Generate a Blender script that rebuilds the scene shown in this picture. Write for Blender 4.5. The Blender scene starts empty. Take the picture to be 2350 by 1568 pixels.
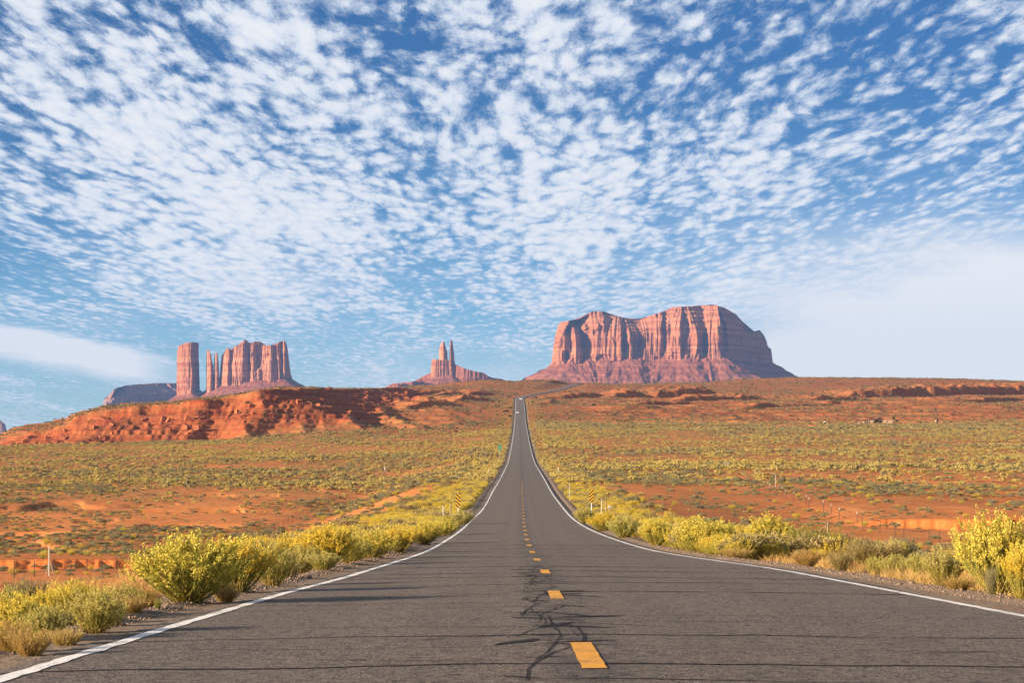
import bpy, math, random
import numpy as np

# ------------------------------------------------------------------ camera, sky, sun, exposure
scene = bpy.context.scene
COL = scene.collection
FPX = 4800.0            # focal length in pixels of a 2350-px-wide picture
CX, HY = 1175.0, 1000.0  # principal column, horizon row in that picture

cam_d = bpy.data.cameras.new("camera")
cam_d.sensor_width = 36.0
cam_d.lens = 36.0 * FPX / 2350.0
cam_d.shift_y = (HY - 784.0) / 2350.0
cam_d.clip_start = 0.1
cam_d.clip_end = 90000.0
cam = bpy.data.objects.new("camera", cam_d)
COL.objects.link(cam)
cam.location = (0, 0, 0)
cam.rotation_euler = (math.radians(90), 0, 0)
scene.camera = cam

SUN_EL = math.radians(14.5)
SUN_TX, SUN_TY = 0.905, 0.425            # horizontal direction the light travels
SUN_ROT = math.atan2(-SUN_TX, -SUN_TY)

sun_d = bpy.data.lights.new("sun", 'SUN')
sun_d.energy = 5.0
sun_d.angle = math.radians(0.5)
sun_d.color = (1.0, 0.80, 0.58)
sun = bpy.data.objects.new("sun", sun_d)
COL.objects.link(sun)
from mathutils import Vector, Matrix
ld = Vector((SUN_TX * math.cos(SUN_EL), SUN_TY * math.cos(SUN_EL), -math.sin(SUN_EL)))
sun.rotation_euler = ld.to_track_quat('-Z', 'Y').to_euler()

scene.view_settings.view_transform = 'Standard'
scene.view_settings.look = 'None'
scene.view_settings.exposure = 1.55
scene.view_settings.gamma = 1.0
try:
    scene.view_settings.use_curve_mapping = False
except Exception:
    pass


class NT:
    """small helper to write node trees"""
    def __init__(self, tree):
        self.t = tree
        self.n = tree.nodes
        self.l = tree.links

    def node(self, typ, ins=None, **props):
        nd = self.n.new(typ)
        for k, v in props.items():
            setattr(nd, k, v)
        for k, v in (ins or {}).items():
            self.put(nd, k, v)
        return nd

    def put(self, nd, k, v):
        sock = nd.inputs[k]
        if hasattr(v, 'is_output'):
            self.l.new(v, sock)
        elif hasattr(v, 'outputs'):
            self.l.new(v.outputs[0], sock)
        else:
            if sock.type == 'RGBA' and len(v) == 3:
                v = (*v, 1.0)
            sock.default_value = v

    def math(self, op, a, b=None, c=None, clamp=False):
        nd = self.n.new('ShaderNodeMath')
        nd.operation = op
        nd.use_clamp = clamp
        self.put(nd, 0, a)
        if b is not None:
            self.put(nd, 1, b)
        if c is not None:
            self.put(nd, 2, c)
        return nd.outputs[0]

    def mix(self, f, a, b, blend='MIX'):
        nd = self.n.new('ShaderNodeMix')
        nd.data_type = 'RGBA'
        nd.blend_type = blend
        nd.clamp_factor = True
        self.put(nd, 'Factor', f)
        self.put(nd, 6, a)
        self.put(nd, 7, b)
        return nd.outputs[2]

    def ramp(self, f, stops, interp='LINEAR'):
        nd = self.n.new('ShaderNodeValToRGB')
        cr = nd.color_ramp
        cr.interpolation = interp
        while len(cr.elements) < len(stops):
            cr.elements.new(0.5)
        for e, (p, c) in zip(cr.elements, stops):
            e.position = p
            e.color = (c, c, c, 1) if not hasattr(c, '__len__') else (*c, 1)
        self.put(nd, 'Fac', f)
        return nd.outputs['Color']

    def smooth(self, v, lo, hi):
        nd = self.n.new('ShaderNodeMapRange')
        nd.interpolation_type = 'SMOOTHSTEP'
        self.put(nd, 'Value', v)
        self.put(nd, 'From Min', lo)
        self.put(nd, 'From Max', hi)
        return nd.outputs['Result']

    def noise(self, vec, scale, detail=4.0, rough=0.5, lac=2.0, dist=0.0, out='Fac', dims='3D'):
        nd = self.n.new('ShaderNodeTexNoise')
        nd.noise_dimensions = dims
        self.put(nd, 'Vector', vec)
        self.put(nd, 'Scale', scale)
        self.put(nd, 'Detail', detail)
        self.put(nd, 'Roughness', rough)
        self.put(nd, 'Lacunarity', lac)
        self.put(nd, 'Distortion', dist)
        return nd.outputs[out]

    def comb(self, x, y, z):
        nd = self.n.new('ShaderNodeCombineXYZ')
        self.put(nd, 0, x); self.put(nd, 1, y); self.put(nd, 2, z)
        return nd.outputs[0]


def build_world():
    w = bpy.data.worlds.new("World")
    scene.world = w
    w.use_nodes = True
    t = w.node_tree
    t.nodes.clear()
    N = NT(t)
    sky = N.node('ShaderNodeTexSky', sky_type='NISHITA', sun_disc=False)
    sky.sun_elevation = SUN_EL
    sky.sun_rotation = SUN_ROT
    sky.altitude = 1600.0
    sky.air_density = 1.0
    sky.dust_density = 0.3
    sky.ozone_density = 3.0
    tc = N.node('ShaderNodeTexCoord')
    sep = N.node('ShaderNodeSeparateXYZ', {0: tc.outputs['Generated']})
    dx, dy, dz = sep.outputs
    up = N.math('MAXIMUM', dz, 0.0)
    # deep polarised blue overhead, paler towards the horizon
    hs = N.node('ShaderNodeHueSaturation', {'Saturation': SKY_SAT, 'Value': SKY_VAL, 'Fac': 1.0, 'Color': sky.outputs[0]})
    tint = N.mix(1.0, hs.outputs[0], N.mix(N.smooth(up, 0.0, 0.17), TINT_LOW, TINT_HIGH), 'MULTIPLY')
    # cloud sheet seen in perspective: a plane over the place, its heights exaggerated like a wide lens would
    zz = N.math('ADD', up, 0.030)
    hor = N.math('SQRT', N.math('ADD', N.math('MULTIPLY', dx, dx), N.math('MULTIPLY', dy, dy)))
    az = N.math('ARCTAN2', dx, dy)
    u = N.math('DIVIDE', az, zz)
    v = N.math('DIVIDE', N.math('MULTIPLY', hor, 0.27), zz)
    P = N.comb(u, v, 0.0)
    # streets of cloud running towards the horizon
    Pst = N.comb(N.math('MULTIPLY', u, 1.0), N.math('MULTIPLY', v, 0.35), 3.7)
    warp = N.noise(P, 2.2, 3.0, 0.5, out='Color')
    vm = N.node('ShaderNodeVectorMath', operation='SUBTRACT'); N.put(vm, 0, warp); N.put(vm, 1, (0.5, 0.5, 0.5))
    vs = N.node('ShaderNodeVectorMath', operation='SCALE'); N.put(vs, 0, vm); N.put(vs, 'Scale', 0.16)
    va = N.node('ShaderNodeVectorMath', operation='ADD'); N.put(va, 0, P); N.put(va, 1, vs)
    Pw = va.outputs[0]
    cells = N.noise(Pw, 12.0, 7.0, 0.62)
    vor = N.node('ShaderNodeTexVoronoi', {'Vector': Pw, 'Scale': 26.0, 'Randomness': 1.0}, feature='SMOOTH_F1')
    N.put(vor, 'Smoothness', 0.6)
    vor2 = N.node('ShaderNodeTexVoronoi', {'Vector': Pw, 'Scale': 15.0, 'Randomness': 1.0}, feature='SMOOTH_F1')
    N.put(vor2, 'Smoothness', 0.7)
    puff = N.math('SUBTRACT', 0.62, N.math('ADD', N.math('MULTIPLY', vor.outputs['Distance'], 0.52), N.math('MULTIPLY', vor2.outputs['Distance'], 0.52)))
    fine = N.noise(Pw, 60.0, 6.0, 0.65)
    street = N.noise(Pst, 2.6, 3.0, 0.5)
    big = N.noise(P, 1.3, 2.0, 0.5)
    s = N.math('MULTIPLY', cells, 0.72)
    s = N.math('ADD', s, N.math('MULTIPLY', puff, 1.15))
    s = N.math('ADD', s, N.math('MULTIPLY', N.math('SUBTRACT', fine, 0.5), 0.70))
    s = N.math('ADD', s, N.math('MULTIPLY', N.math('SUBTRACT', street, 0.5), 1.0))
    s = N.math('ADD', s, N.math('MULTIPLY', N.math('SUBTRACT', big, 0.5), 0.60))

    def blob(a0, e0, wa, we, amp):
        da = N.math('DIVIDE', N.math('SUBTRACT', az, a0), wa)
        de = N.math('DIVIDE', N.math('SUBTRACT', up, e0), we)
        r2 = N.math('ADD', N.math('MULTIPLY', da, da), N.math('MULTIPLY', de, de))
        return N.math('MULTIPLY', N.math('EXPONENT', N.math('MULTIPLY', r2, -1.0)), amp)
    for b in SKY_BLOBS:
        s = N.math('ADD', s, blob(*b))
    mask = N.smooth(s, CLOUD_LO, CLOUD_HI)
    mask = N.math('MULTIPLY', mask, 0.97)
    # thin veil that spreads over the lower sky
    veil_n = N.noise(N.comb(N.math('MULTIPLY', az, 5.0), N.math('MULTIPLY', up, 26.0), 9.0), 1.0, 4.0, 0.55)
    veil = N.math('MULTIPLY', N.smooth(veil_n, 0.30, 0.8), 0.36)
    low = N.math('SUBTRACT', 1.0, N.smooth(up, 0.02, 0.16))
    veil = N.math('MULTIPLY', veil, low)
    for b in VEIL_BLOBS:
        veil = N.math('ADD', veil, N.math('MULTIPLY', blob(*b), N.math('ADD', 0.35, N.math('MULTIPLY', veil_n, 1.25))))
    # the white wedge of cirrus low on the left
    wl = N.math('ADD', 0.034, N.math('MULTIPLY', N.math('ADD', az, 0.180), -0.19))
    wn = N.noise(N.comb(N.math('MULTIPLY', az, 40.0), N.math('MULTIPLY', up, 160.0), 2.0), 1.0, 4.0, 0.55)
    dw = N.math('SUBTRACT', N.math('ADD', up, N.math('MULTIPLY', N.math('SUBTRACT', wn, 0.5), 0.008)), wl)
    wedge = N.math('MULTIPLY', N.smooth(dw, 0.010, 0.004), N.smooth(dw, -0.014, -0.002))
    wedge = N.math('MULTIPLY', wedge, N.smooth(az, -0.150, -0.185))
    veil = N.math('ADD', veil, N.math('MULTIPLY', wedge, 0.95))
    total = N.math('SUBTRACT', 1.0, N.math('MULTIPLY', N.math('SUBTRACT', 1.0, mask),
                                           N.math('SUBTRACT', 1.0, N.math('MINIMUM', veil, 1.0))))
    bright = N.math('MAXIMUM', N.smooth(s, CLOUD_LO, CLOUD_HI + 0.35), N.math('MINIMUM', veil, 1.0))
    ccol = N.mix(bright, (0.60, 0.72, 0.90), (0.98, 0.98, 1.0))
    horizon_w = N.math('SUBTRACT', 1.0, N.smooth(up, 0.0, 0.09))
    tint2 = N.mix(N.math('MULTIPLY', horizon_w, 0.30), tint, SKY_HOR)
    b1 = N.node('ShaderNodeBackground', {'Color': tint2, 'Strength': 0.050})
    b2 = N.node('ShaderNodeBackground', {'Color': ccol, 'Strength': CLOUD_STR})
    mx = N.node('ShaderNodeMixShader', {0: total, 1: b1.outputs[0], 2: b2.outputs[0]})
    out = N.node('ShaderNodeOutputWorld', {0: mx.outputs[0]})


SKY_SAT, SKY_VAL = 1.15, 1.0
TINT_LOW, TINT_HIGH = (0.52, 0.76, 0.98), (0.29, 0.44, 0.62)
SKY_HOR = (3.3, 5.2, 5.9)
CLOUD_LO, CLOUD_HI, CLOUD_STR = 0.21, 0.74, 0.325
#            azimuth, elevation, widths, amount
SKY_BLOBS = [(-0.20, 0.17, 0.08, 0.05, 0.10), (0.02, 0.10, 0.09, 0.05, 0.08), (-0.15, 0.14, 0.07, 0.06, 0.24), (-0.10, 0.10, 0.06, 0.03, 0.14), (0.08, 0.17, 0.04, 0.05, 0.10), (-0.23, 0.20, 0.06, 0.03, 0.10),
             (0.20, 0.15, 0.08, 0.05, -0.10), (-0.25, 0.095, 0.07, 0.030, -0.14), (-0.24, 0.035, 0.12, 0.025, -0.30), (0.13, 0.085, 0.05, 0.03, -0.04),
             (-0.03, 0.19, 0.035, 0.03, -0.12), (0.0, 0.030, 0.14, 0.022, -0.16)]
VEIL_BLOBS = [(0.225, 0.046, 0.105, 0.044, 1.5), (0.10, 0.020, 0.10, 0.018, 0.35), (0.22, 0.02, 0.10, 0.02, 0.3), (-0.12, 0.075, 0.06, 0.012, 0.35), (-0.22, 0.005, 0.09, 0.03, 0.15),
              (0.02, 0.02, 0.2, 0.02, 0.15)]
build_world()

# ------------------------------------------------------------------ numeric helpers
rng = np.random.default_rng(7)
random.seed(7)


def _hash(ix, iy, iz, seed):
    h = (ix.astype(np.int64) * 374761393 + iy.astype(np.int64) * 668265263 + iz.astype(np.int64) * 2147483647 + seed * 974634533) & 0xFFFFFFFF
    h = ((h ^ (h >> 13)) * 1274126177) & 0xFFFFFFFF
    h = ((h ^ (h >> 16)) * 2246822519) & 0xFFFFFFFF
    h = h ^ (h >> 15)
    return h.astype(np.float64) / 4294967295.0


def vnoise(x, y, seed=0):
    x = np.asarray(x, float); y = np.asarray(y, float)
    ix = np.floor(x); iy = np.floor(y)
    fx = x - ix; fy = y - iy
    fx = fx * fx * fx * (fx * (fx * 6 - 15) + 10); fy = fy * fy * fy * (fy * (fy * 6 - 15) + 10)
    z0 = np.zeros_like(ix)
    a = _hash(ix, iy, z0, seed); b = _hash(ix + 1, iy, z0, seed)
    c = _hash(ix, iy + 1, z0, seed); d = _hash(ix + 1, iy + 1, z0, seed)
    return (a * (1 - fx) + b * fx) * (1 - fy) + (c * (1 - fx) + d * fx) * fy


def vnoise3(x, y, z, seed=0):
    x = np.asarray(x, float); y = np.asarray(y, float); z = np.asarray(z, float)
    iz = np.floor(z); fz = z - iz; fz = fz * fz * (3 - 2 * fz)
    ix = np.floor(x); iy = np.floor(y)
    fx = x - ix; fy = y - iy
    fx = fx * fx * (3 - 2 * fx); fy = fy * fy * (3 - 2 * fy)
    r = 0
    for k, wz in ((0, 1 - fz), (1, fz)):
        a = _hash(ix, iy, iz + k, seed); b = _hash(ix + 1, iy, iz + k, seed)
        c = _hash(ix, iy + 1, iz + k, seed); d = _hash(ix + 1, iy + 1, iz + k, seed)
        r = r + wz * ((a * (1 - fx) + b * fx) * (1 - fy) + (c * (1 - fx) + d * fx) * fy)
    return r


def fbm(x, y, oct=4, seed=0, gain=0.5):
    s = 0.0; a = 1.0; t = 0.0
    for o in range(oct):
        s = s + a * vnoise(x * 2 ** o + 17.3 * o, y * 2 ** o - 9.1 * o, seed + o); t += a; a *= gain
    return s / t - 0.5


def fbm3(x, y, z, oct=4, seed=0, gain=0.5):
    s = 0.0; a = 1.0; t = 0.0
    for o in range(oct):
        s = s + a * vnoise3(x * 2 ** o + 17.3 * o, y * 2 ** o - 9.1 * o, z * 2 ** o, seed + o); t += a; a *= gain
    return s / t - 0.5


def sstep(v, a, b):
    t = np.clip((np.asarray(v, float) - a) / (b - a), 0, 1)
    return t * t * (3 - 2 * t)


def pchip(xs, ys):
    xs = np.asarray(xs, float); ys = np.asarray(ys, float)
    h = np.diff(xs); dl = np.diff(ys) / h
    m = np.zeros_like(ys)
    for i in range(1, len(xs) - 1):
        if dl[i - 1] * dl[i] > 0:
            w1 = 2 * h[i] + h[i - 1]; w2 = h[i] + 2 * h[i - 1]
            m[i] = (w1 + w2) / (w1 / dl[i - 1] + w2 / dl[i])
    m[0] = dl[0]; m[-1] = dl[-1]

    def f(x):
        x = np.clip(np.asarray(x, float), xs[0], xs[-1])
        k = np.clip(np.searchsorted(xs, x, side='right') - 1, 0, len(xs) - 2)
        t = (x - xs[k]) / h[k]
        h00 = 2 * t ** 3 - 3 * t ** 2 + 1; h10 = t ** 3 - 2 * t ** 2 + t
        h01 = -2 * t ** 3 + 3 * t ** 2; h11 = t ** 3 - t ** 2
        return h00 * ys[k] + h10 * h[k] * m[k] + h01 * ys[k + 1] + h11 * h[k] * m[k + 1]
    return f


# ------------------------------------------------------------------ road alignment (metres from the camera)
_rd = [(-60, 1.4), (0, -1.0), (13.5, -1.535), (40, -2.6), (73, -3.9), (138, -5.75), (200, -6.75), (252, -7.05), (344, -7.25),
       (551, -7.5), (775, -5.2), (1046, 0.0), (1432, 10.4), (1743, 24.7), (2137, 37.8), (2550, 56), (3000, 76), (3120, 78.5)]
_pf = pchip([a for a, b in _rd], [b for a, b in _rd])
_ty = np.linspace(-60, 3120, 6361)
_tz = _pf(_ty)
for _w in (9, 25):                                    # soften the profile a little more with distance
    _k = np.ones(_w) / _w
    _tp = np.pad(_tz, _w // 2, mode='edge')
    _sm = np.convolve(_tp, _k, 'valid')
    _b = sstep(_ty, 30, 200)
    _tz = _tz * (1 - _b) + _sm * _b


def zroad(y):
    return np.interp(y, _ty, _tz)


_bend = [(2137, 7.75), (2210, 10.5), (2260, 16), (2500, 49.5), (3000, 105), (3120, 118)]
xL = pchip([-60, 13.5, 28, 38.4, 73, 100, 138, 200, 252, 344, 551, 775, 1046, 1432, 1743] + [a for a, b in _bend],
           [-3.3, -3.3, -3.2, -2.95, -2.75, -2.8, -2.85, -2.6, -2.5, -2.0, -1.2, -.4, 0.65, 2, 3] + [b - 3.65 for a, b in _bend])
xC = pchip([-60, 13.5, 27.4, 39, 73, 138, 200, 252, 344, 551, 775, 1046, 1432, 1743] + [a for a, b in _bend],
           [.55, .55, .57, .63, .62, .78, 1.05, 1.2, 1.68, 2.5, 3.3, 4.3, 5.6, 6.65] + [b for a, b in _bend])
xR = pchip([-60, 13.5, 22.5, 40, 61.5, 73, 100, 138, 200, 252, 344, 551, 775, 1046, 1432, 1743] + [a for a, b in _bend],
           [5.4, 5.45, 5.55, 5.6, 4.9, 4.6, 4.45, 4.4, 4.75, 4.9, 5.35, 6.15, 7.0, 8.0, 9.2, 10.3] + [b + 3.65 for a, b in _bend])


def road_z(x, y):
    """top of the asphalt, slight crown"""
    return zroad(y) - 0.012 * np.abs(x - xC(y))


# ------------------------------------------------------------------ skylines read off the place
_sk_l = np.array([(-500, 1130), (-250, 1060), (0, 1015), (25, 1000), (60, 989), (110, 982), (150, 972), (172, 957), (240, 937), (330, 931), (400, 926), (480, 917), (560, 905), (605, 897), (640, 891), (2900, 891)], float)
_sk_r = np.array([(-500, 1160), (0, 1030), (60, 1004), (240, 952), (400, 938), (560, 912), (640, 897), (740, 894), (880, 893), (930, 889), (960, 885), (1000, 886), (1040, 879), (1090, 874), (1130, 873), (1180, 876), (1250, 873), (1300, 877), (1344, 878),
                  (1400, 883), (1500, 881), (1600, 880), (1700, 871), (1850, 867), (2000, 868), (2200, 870), (2350, 876), (2700, 884), (3200, 900)], float)


def sky_l(px):
    return np.interp(px, _sk_l[:, 0], _sk_l[:, 1])


def sky_r(px):
    return np.interp(px, _sk_r[:, 0], _sk_r[:, 1])


_offL = pchip([-60, 0, 30, 60, 100, 147, 184, 250, 340, 500, 775, 1046, 1300], [-1, -1.0, -1.6, -2.2, -3.0, -3.9, -5.2, -6.2, -6.3, -4.3, -2.0, -1.2, 0])
_offR = pchip([-60, 0, 30, 60, 100, 150, 190, 215, 260, 344, 500, 800], [-.8, -.8, -1.0, -1.5, -1.9, -2.3, -2.6, -2.2, -1.3, -.7, -.2, 0])


def terrain(x, y, parts=False):
    x = np.asarray(x, float); y = np.asarray(y, float)
    yy = np.maximum(y, 1.0)
    zr = np.where(y <= 3050, zroad(np.minimum(y, 3050)), 76.0)
    l = xL(y) - 0.55; r = xR(y) + 0.55
    e = np.maximum(np.maximum(l - x, x - r), 0.0)            # metres outside the pavement
    left = x < xC(y)
    px = CX + x / yy * FPX
    # --- valley floor beside the embankment
    off = np.where(left, _offL(y), _offR(y))
    w = sstep(e, 3.0 + 0.012 * np.minimum(y, 400), 16 + 0.05 * np.minimum(y, 300))
    kl = np.where(left, sstep(-x / yy, 0.085, 0.165) * sstep(y, 1000, 1350), 0.0)
    zr = zr * (1 - kl) + np.minimum(zr, -5.0 - 0.018 * np.maximum(-x - 150, 0)) * kl
    z = zr - 0.04 * np.minimum(e, 3.0) - 0.12 * sstep(e, 0.15, 1.0) + off * w
    tilt = np.where(left, -0.020 * np.maximum(-x - 40, 0) * sstep(y, 250, 900), 0.0)
    z = z + tilt * (1 - sstep(y, 1900, 2600))
    far = sstep(e, 4, 40 + 0.02 * np.minimum(y, 2000))
    # gentle swells
    z = z + far * (fbm(x / 45, y / 60, 3, 11) * 2.2 * sstep(y, 90, 300) + fbm(x / 9, y / 11, 3, 15) * 0.35 * sstep(y, 30, 200))
    # cut banks of the wash, facing the camera (left and right)
    bank = np.zeros_like(z)
    yl = 196 + 6 * fbm(x / 14, x * 0, 3, 21) * 2 + 0.25 * (x + 45)
    yl = yl + 1.6 * np.abs(fbm(x / 1.9, x * 0, 3, 22)) * 2
    mL = sstep(x, -16, -26)
    bank = bank + mL * (0.85 * sstep(y, yl - 0.6, yl + 0.6) - 0.85 * sstep(y, yl + 5, yl + 60))
    ylr = 212 + 5 * fbm(x / 12, x * 0, 3, 25) * 2
    mR = sstep(x + 2 * fbm(x / 5, y / 5, 2, 28), 34, 39)
    ylr = ylr + 1.3 * np.abs(fbm(x / 1.7, x * 0, 3, 27)) * 2
    bank = bank + mR * (0.85 * sstep(y, ylr - 0.6, ylr + 0.6) - 0.85 * sstep(y, ylr + 4, ylr + 50))
    # eroded gullies on the left sand slope
    g1 = vnoise(x / 10 + y / 60, y / 16, 31)
    gl = sstep(g1, 0.66, 0.74) * sstep(y, 205, 230) * (1 - sstep(y, 420, 520)) * sstep(-x, 12, 22)
    bank = bank - 0.8 * gl
    z = z + bank * far
    red = np.zeros_like(z)

    # --- red hill on the left: steep sided, nose pointing towards the road
    edge_y = 1430 + 90 * fbm(x / 90, x * 0, 4, 41) + 26 * (vnoise(x / 21, x * 0, 44) - .5) + 0.0 * x
    edge_x = -152 + 0.012 * (y - 1450) + 26 * fbm(y / 60, y * 0, 3, 43)
    wob = fbm(x / 30, y / 30, 4, 47) * 17
    top = np.where(px < 640, (HY - sky_l(px)) / FPX * 1500.0, 0.0)
    top = np.where(px >= 640, 0.0226 * np.clip(y, 1450, 2600), top + 0.0226 * np.clip(y - 1500, -50, 900))
    # signed distance inside the plateau
    s1 = y - edge_y; s2 = edge_x - x
    s2 = np.where(s2 < 0, s2 * 2.7, s2); s1 = np.where(s1 < 0, s1 * 1.25, s1)
    inside = np.minimum(s1, s2) + wob * np.where(s1 < s2, 1.0, 1.4)
    amt = np.maximum(top - z, 0.0)
    # profile: long talus, then two ledges of hard rock
    fT = 0.70 * sstep(inside, -200, -14) ** 1.15
    fC = 0.11 * sstep(inside, -34, -27) + 0.19 * sstep(inside, -6, 3)
    gul = np.abs(fbm(x / 16, y / 95, 4, 49)) * 2
    prof = np.clip(fT + fC, 0, 1)
    mid = prof * (1 - prof) * 4
    gul = gul + 0.6 * np.abs(fbm(x / 6.5, y / 40, 3, 50)) * 2
    fade = 1 - sstep(y, 2250, 2700)
    z = z + amt * prof * fade - mid * gul * 3.6 * fade * sstep(amt, 2, 14)
    redhill = sstep(prof, 0.03, 0.2) * sstep(amt, 1.0, 5.0) * fade
    cap = sstep(inside, 2, 25) * fade

    # --- slope with spurs between the hill and the road, and the slopes right of the road
    wx = x + 0.14 * y + 16 * fbm(x / 40, y / 120, 3, 52)
    rl = 1 - np.abs(2 * vnoise(wx / 34, y / 330, 53) - 1)
    rl2 = 1 - np.abs(2 * vnoise(wx / 15 + 3.3, y / 160, 54) - 1)
    rr = fbm((x + 0.8 * y) / 90, (y - 0.8 * x) / 200, 4, 55)
    spur = np.where(left, 0.62 * (rl - .5) + 0.26 * (rl2 - .5), 0.9 * rr)
    zone = sstep(y, 1080, 1450) * (1 - 0.75 * sstep(y, 2150, 2500)) * (1 - sstep(y, 2950, 3150)) * sstep(e, 12, 70)
    zl = np.where(left, 11.0, 7.0)
    z = z + zone * spur * zl * (1 - cap * 0.85) * (1 - 0.9 * sstep(prof, .1, .5))
    z = z + zone * fbm(x / 14, y / 22, 3, 57) * 2.6

    # --- hard ledges whose broken faces look to the right, away from the sun
    def ledge(y0, x0, x1, h, run, seed, ram, x, y, e):
        xx = x + 10 * fbm(x / 40, x * 0 + .3, 3, seed + 2) + 3 * fbm(x / 9, y / 14, 3, seed + 3)
        ye = y0 + (xx - x0) * run + 9 * fbm(x / 60, x * 0, 3, seed) + 4 * fbm(x / 7, y / 7, 3, seed + 4)
        m = sstep(x, x0, x0 + 26) * (1 - sstep(x, x1 - 26, x1)) * sstep(e, 10, 26)
        hh = h * m * (0.55 + 0.45 * sstep(fbm(x / 36, x * 0, 3, seed + 5), -.25, .10)) * (0.75 + .5 * vnoise(x / 6, y / 9, seed + 6))
        d = y - ye
        return hh * (sstep(d, -5.0, 3.5) - sstep(d, ram * .25, ram)) - 0.5 * hh * sstep(d, -60, -3) * (1 - sstep(d, -3, 1.6))
    shp = np.shape(z)
    xf, yf, ef, zf = (np.ravel(np.broadcast_to(k, shp)) for k in (x, y, e, z))
    zf = zf.copy()
    for a in LEDGES:
        sel = np.where((xf > a[1] - 5) & (xf < a[2] + 5) & (yf > a[0] - 110) & (yf < a[0] + (a[2] - a[1] + 20) * a[4] + a[6] + 60))[0]
        if len(sel):
            zf[sel] += ledge(*a, xf[sel], yf[sel], ef[sel])
    z = zf.reshape(shp)
    # level beds of harder rock stand out as little steps
    bw = np.clip(np.maximum(redhill * (1 - 0.8 * cap), 0.75 * zone), 0, 1) * 0.55
    zq = (z + 0.9 * fbm(x / 60, y / 90, 3, 151)) / 3.4
    fr = zq - np.floor(zq)
    z = z + bw * 3.4 * (sstep(fr, 0.52, 0.88) - fr)
    # nothing between here and the ridge stands above it
    lim = (HY - np.where(px < 640, np.maximum(sky_l(px), 0), sky_r(px))) / FPX * yy + 2.2 * fbm(x / 18, y / 25, 3, 155)
    z = np.where((y > 1750) & (e > 12), np.minimum(z, lim), z)
    # --- skyline ridge
    zs = (HY - sky_r(px)) / FPX * np.clip(y, 2350, 3000)
    wr = sstep(y, 2450, 2960)
    ridge = zs + 2.4 * fbm(x / 25, y / 40, 3, 61)
    z = z * (1 - wr) + wr * np.where(e < 30, z * (1 - sstep(e, 5, 30)) + ridge * sstep(e, 5, 30), ridge)
    back = sstep(y, 3060, 3900)
    z = z * (1 - back) + back * (48.0 + 0.0 * x)
    # far left the land falls away to a lower plain
    lowl = sstep(-x / yy, 0.160, 0.205) * sstep(y, 1700, 3300)
    z = z * (1 - lowl) + lowl * (-20.0)
    # pavement bed
    sink = (0.05 + 0.0004 * np.clip(y, 0, 4000)) * (1 - sstep(e, 0.0, 0.35 + 0.0008 * yy))
    z = np.where(y < 3100, z - sink, z)
    if parts:
        return z, e, redhill, bank, prof
    return z


#          y0    x0    x1    h  period seed ramp
LEDGES = [(2110, 14, 110, 3.6, 1.0, 71, 200), (2170, 95, 235, 8.0, 0.8, 72, 330), (2760, 34, 84, 7.0, 1.5, 75, 160), (1840, 11, 50, 4.0, 1.2, 79, 200), (1800, 90, 170, 2.5, 1.2, 80, 150), (1990, 150, 260, 4.0, 1.1, 82, 200),
          (2230, 350, 740, 9.0, .72, 83, 320), (1950, 270, 360, 3.4, 1.1, 85, 250), (1960, 390, 520, 3.4, 1.1, 86, 250), (1720, 180, 300, 2.4, 1.1, 87, 200), (1600, 60, 150, 1.6, 1.2, 88, 160),
          (2240, -165, -60, 6.0, 1.3, 91, 300), (2200, -90, -8, 5.0, 1.3, 92, 260), (2000, -125, -70, 4.5, 1.5, 93, 220), (1800, -110, -50, 4.0, 1.6, 94, 200), (1900, -70, -10, 4.0, 1.5, 95, 200), (1620, -95, -40, 3.5, 1.8, 96, 150)]


# ------------------------------------------------------------------ object helpers
def mesh_from(name, co, faces, mat=None, smooth=False, parent=None, attrs=None, link=True):
    """co (n,3); faces: list/array, all of one length or mixed list"""
    me = bpy.data.meshes.new(name)
    co = np.asarray(co, np.float32)
    if isinstance(faces, np.ndarray):
        k = faces.shape[1]; nf = faces.shape[0]
        me.vertices.add(len(co)); me.vertices.foreach_set('co', co.ravel())
        me.loops.add(nf * k); me.loops.foreach_set('vertex_index', faces.astype(np.int32).ravel())
        me.polygons.add(nf)
        me.polygons.foreach_set('loop_start', np.arange(0, nf * k, k, dtype=np.int32))
        me.update(calc_edges=True)
    else:
        me.from_pydata([tuple(map(float, c)) for c in co], [], [tuple(map(int, f)) for f in faces])
        me.update()
    for an, av in (attrs or {}).items():
        at = me.attributes.new(an, 'FLOAT', 'POINT')
        at.data.foreach_set('value', np.asarray(av, np.float32))
    if smooth:
        me.polygons.foreach_set('use_smooth', np.ones(len(me.polygons), bool))
    mats = mat if isinstance(mat, (list, tuple)) else ([mat] if mat else [])
    for m in mats:
        me.materials.append(m)
    ob = bpy.data.objects.new(name, me)
    if link:
        COL.objects.link(ob)
    if parent:
        ob.parent = parent
    return ob


def grid_faces(nr, nc, wrap=False):
    i = np.arange(nr - 1)[:, None]; j = np.arange(nc if wrap else nc - 1)[None, :]
    j2 = (j + 1) % nc
    a = i * nc + j; b = i * nc + j2; c = (i + 1) * nc + j2; d = (i + 1) * nc + j
    return np.stack([a, b, c, d], -1).reshape(-1, 4)


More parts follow.
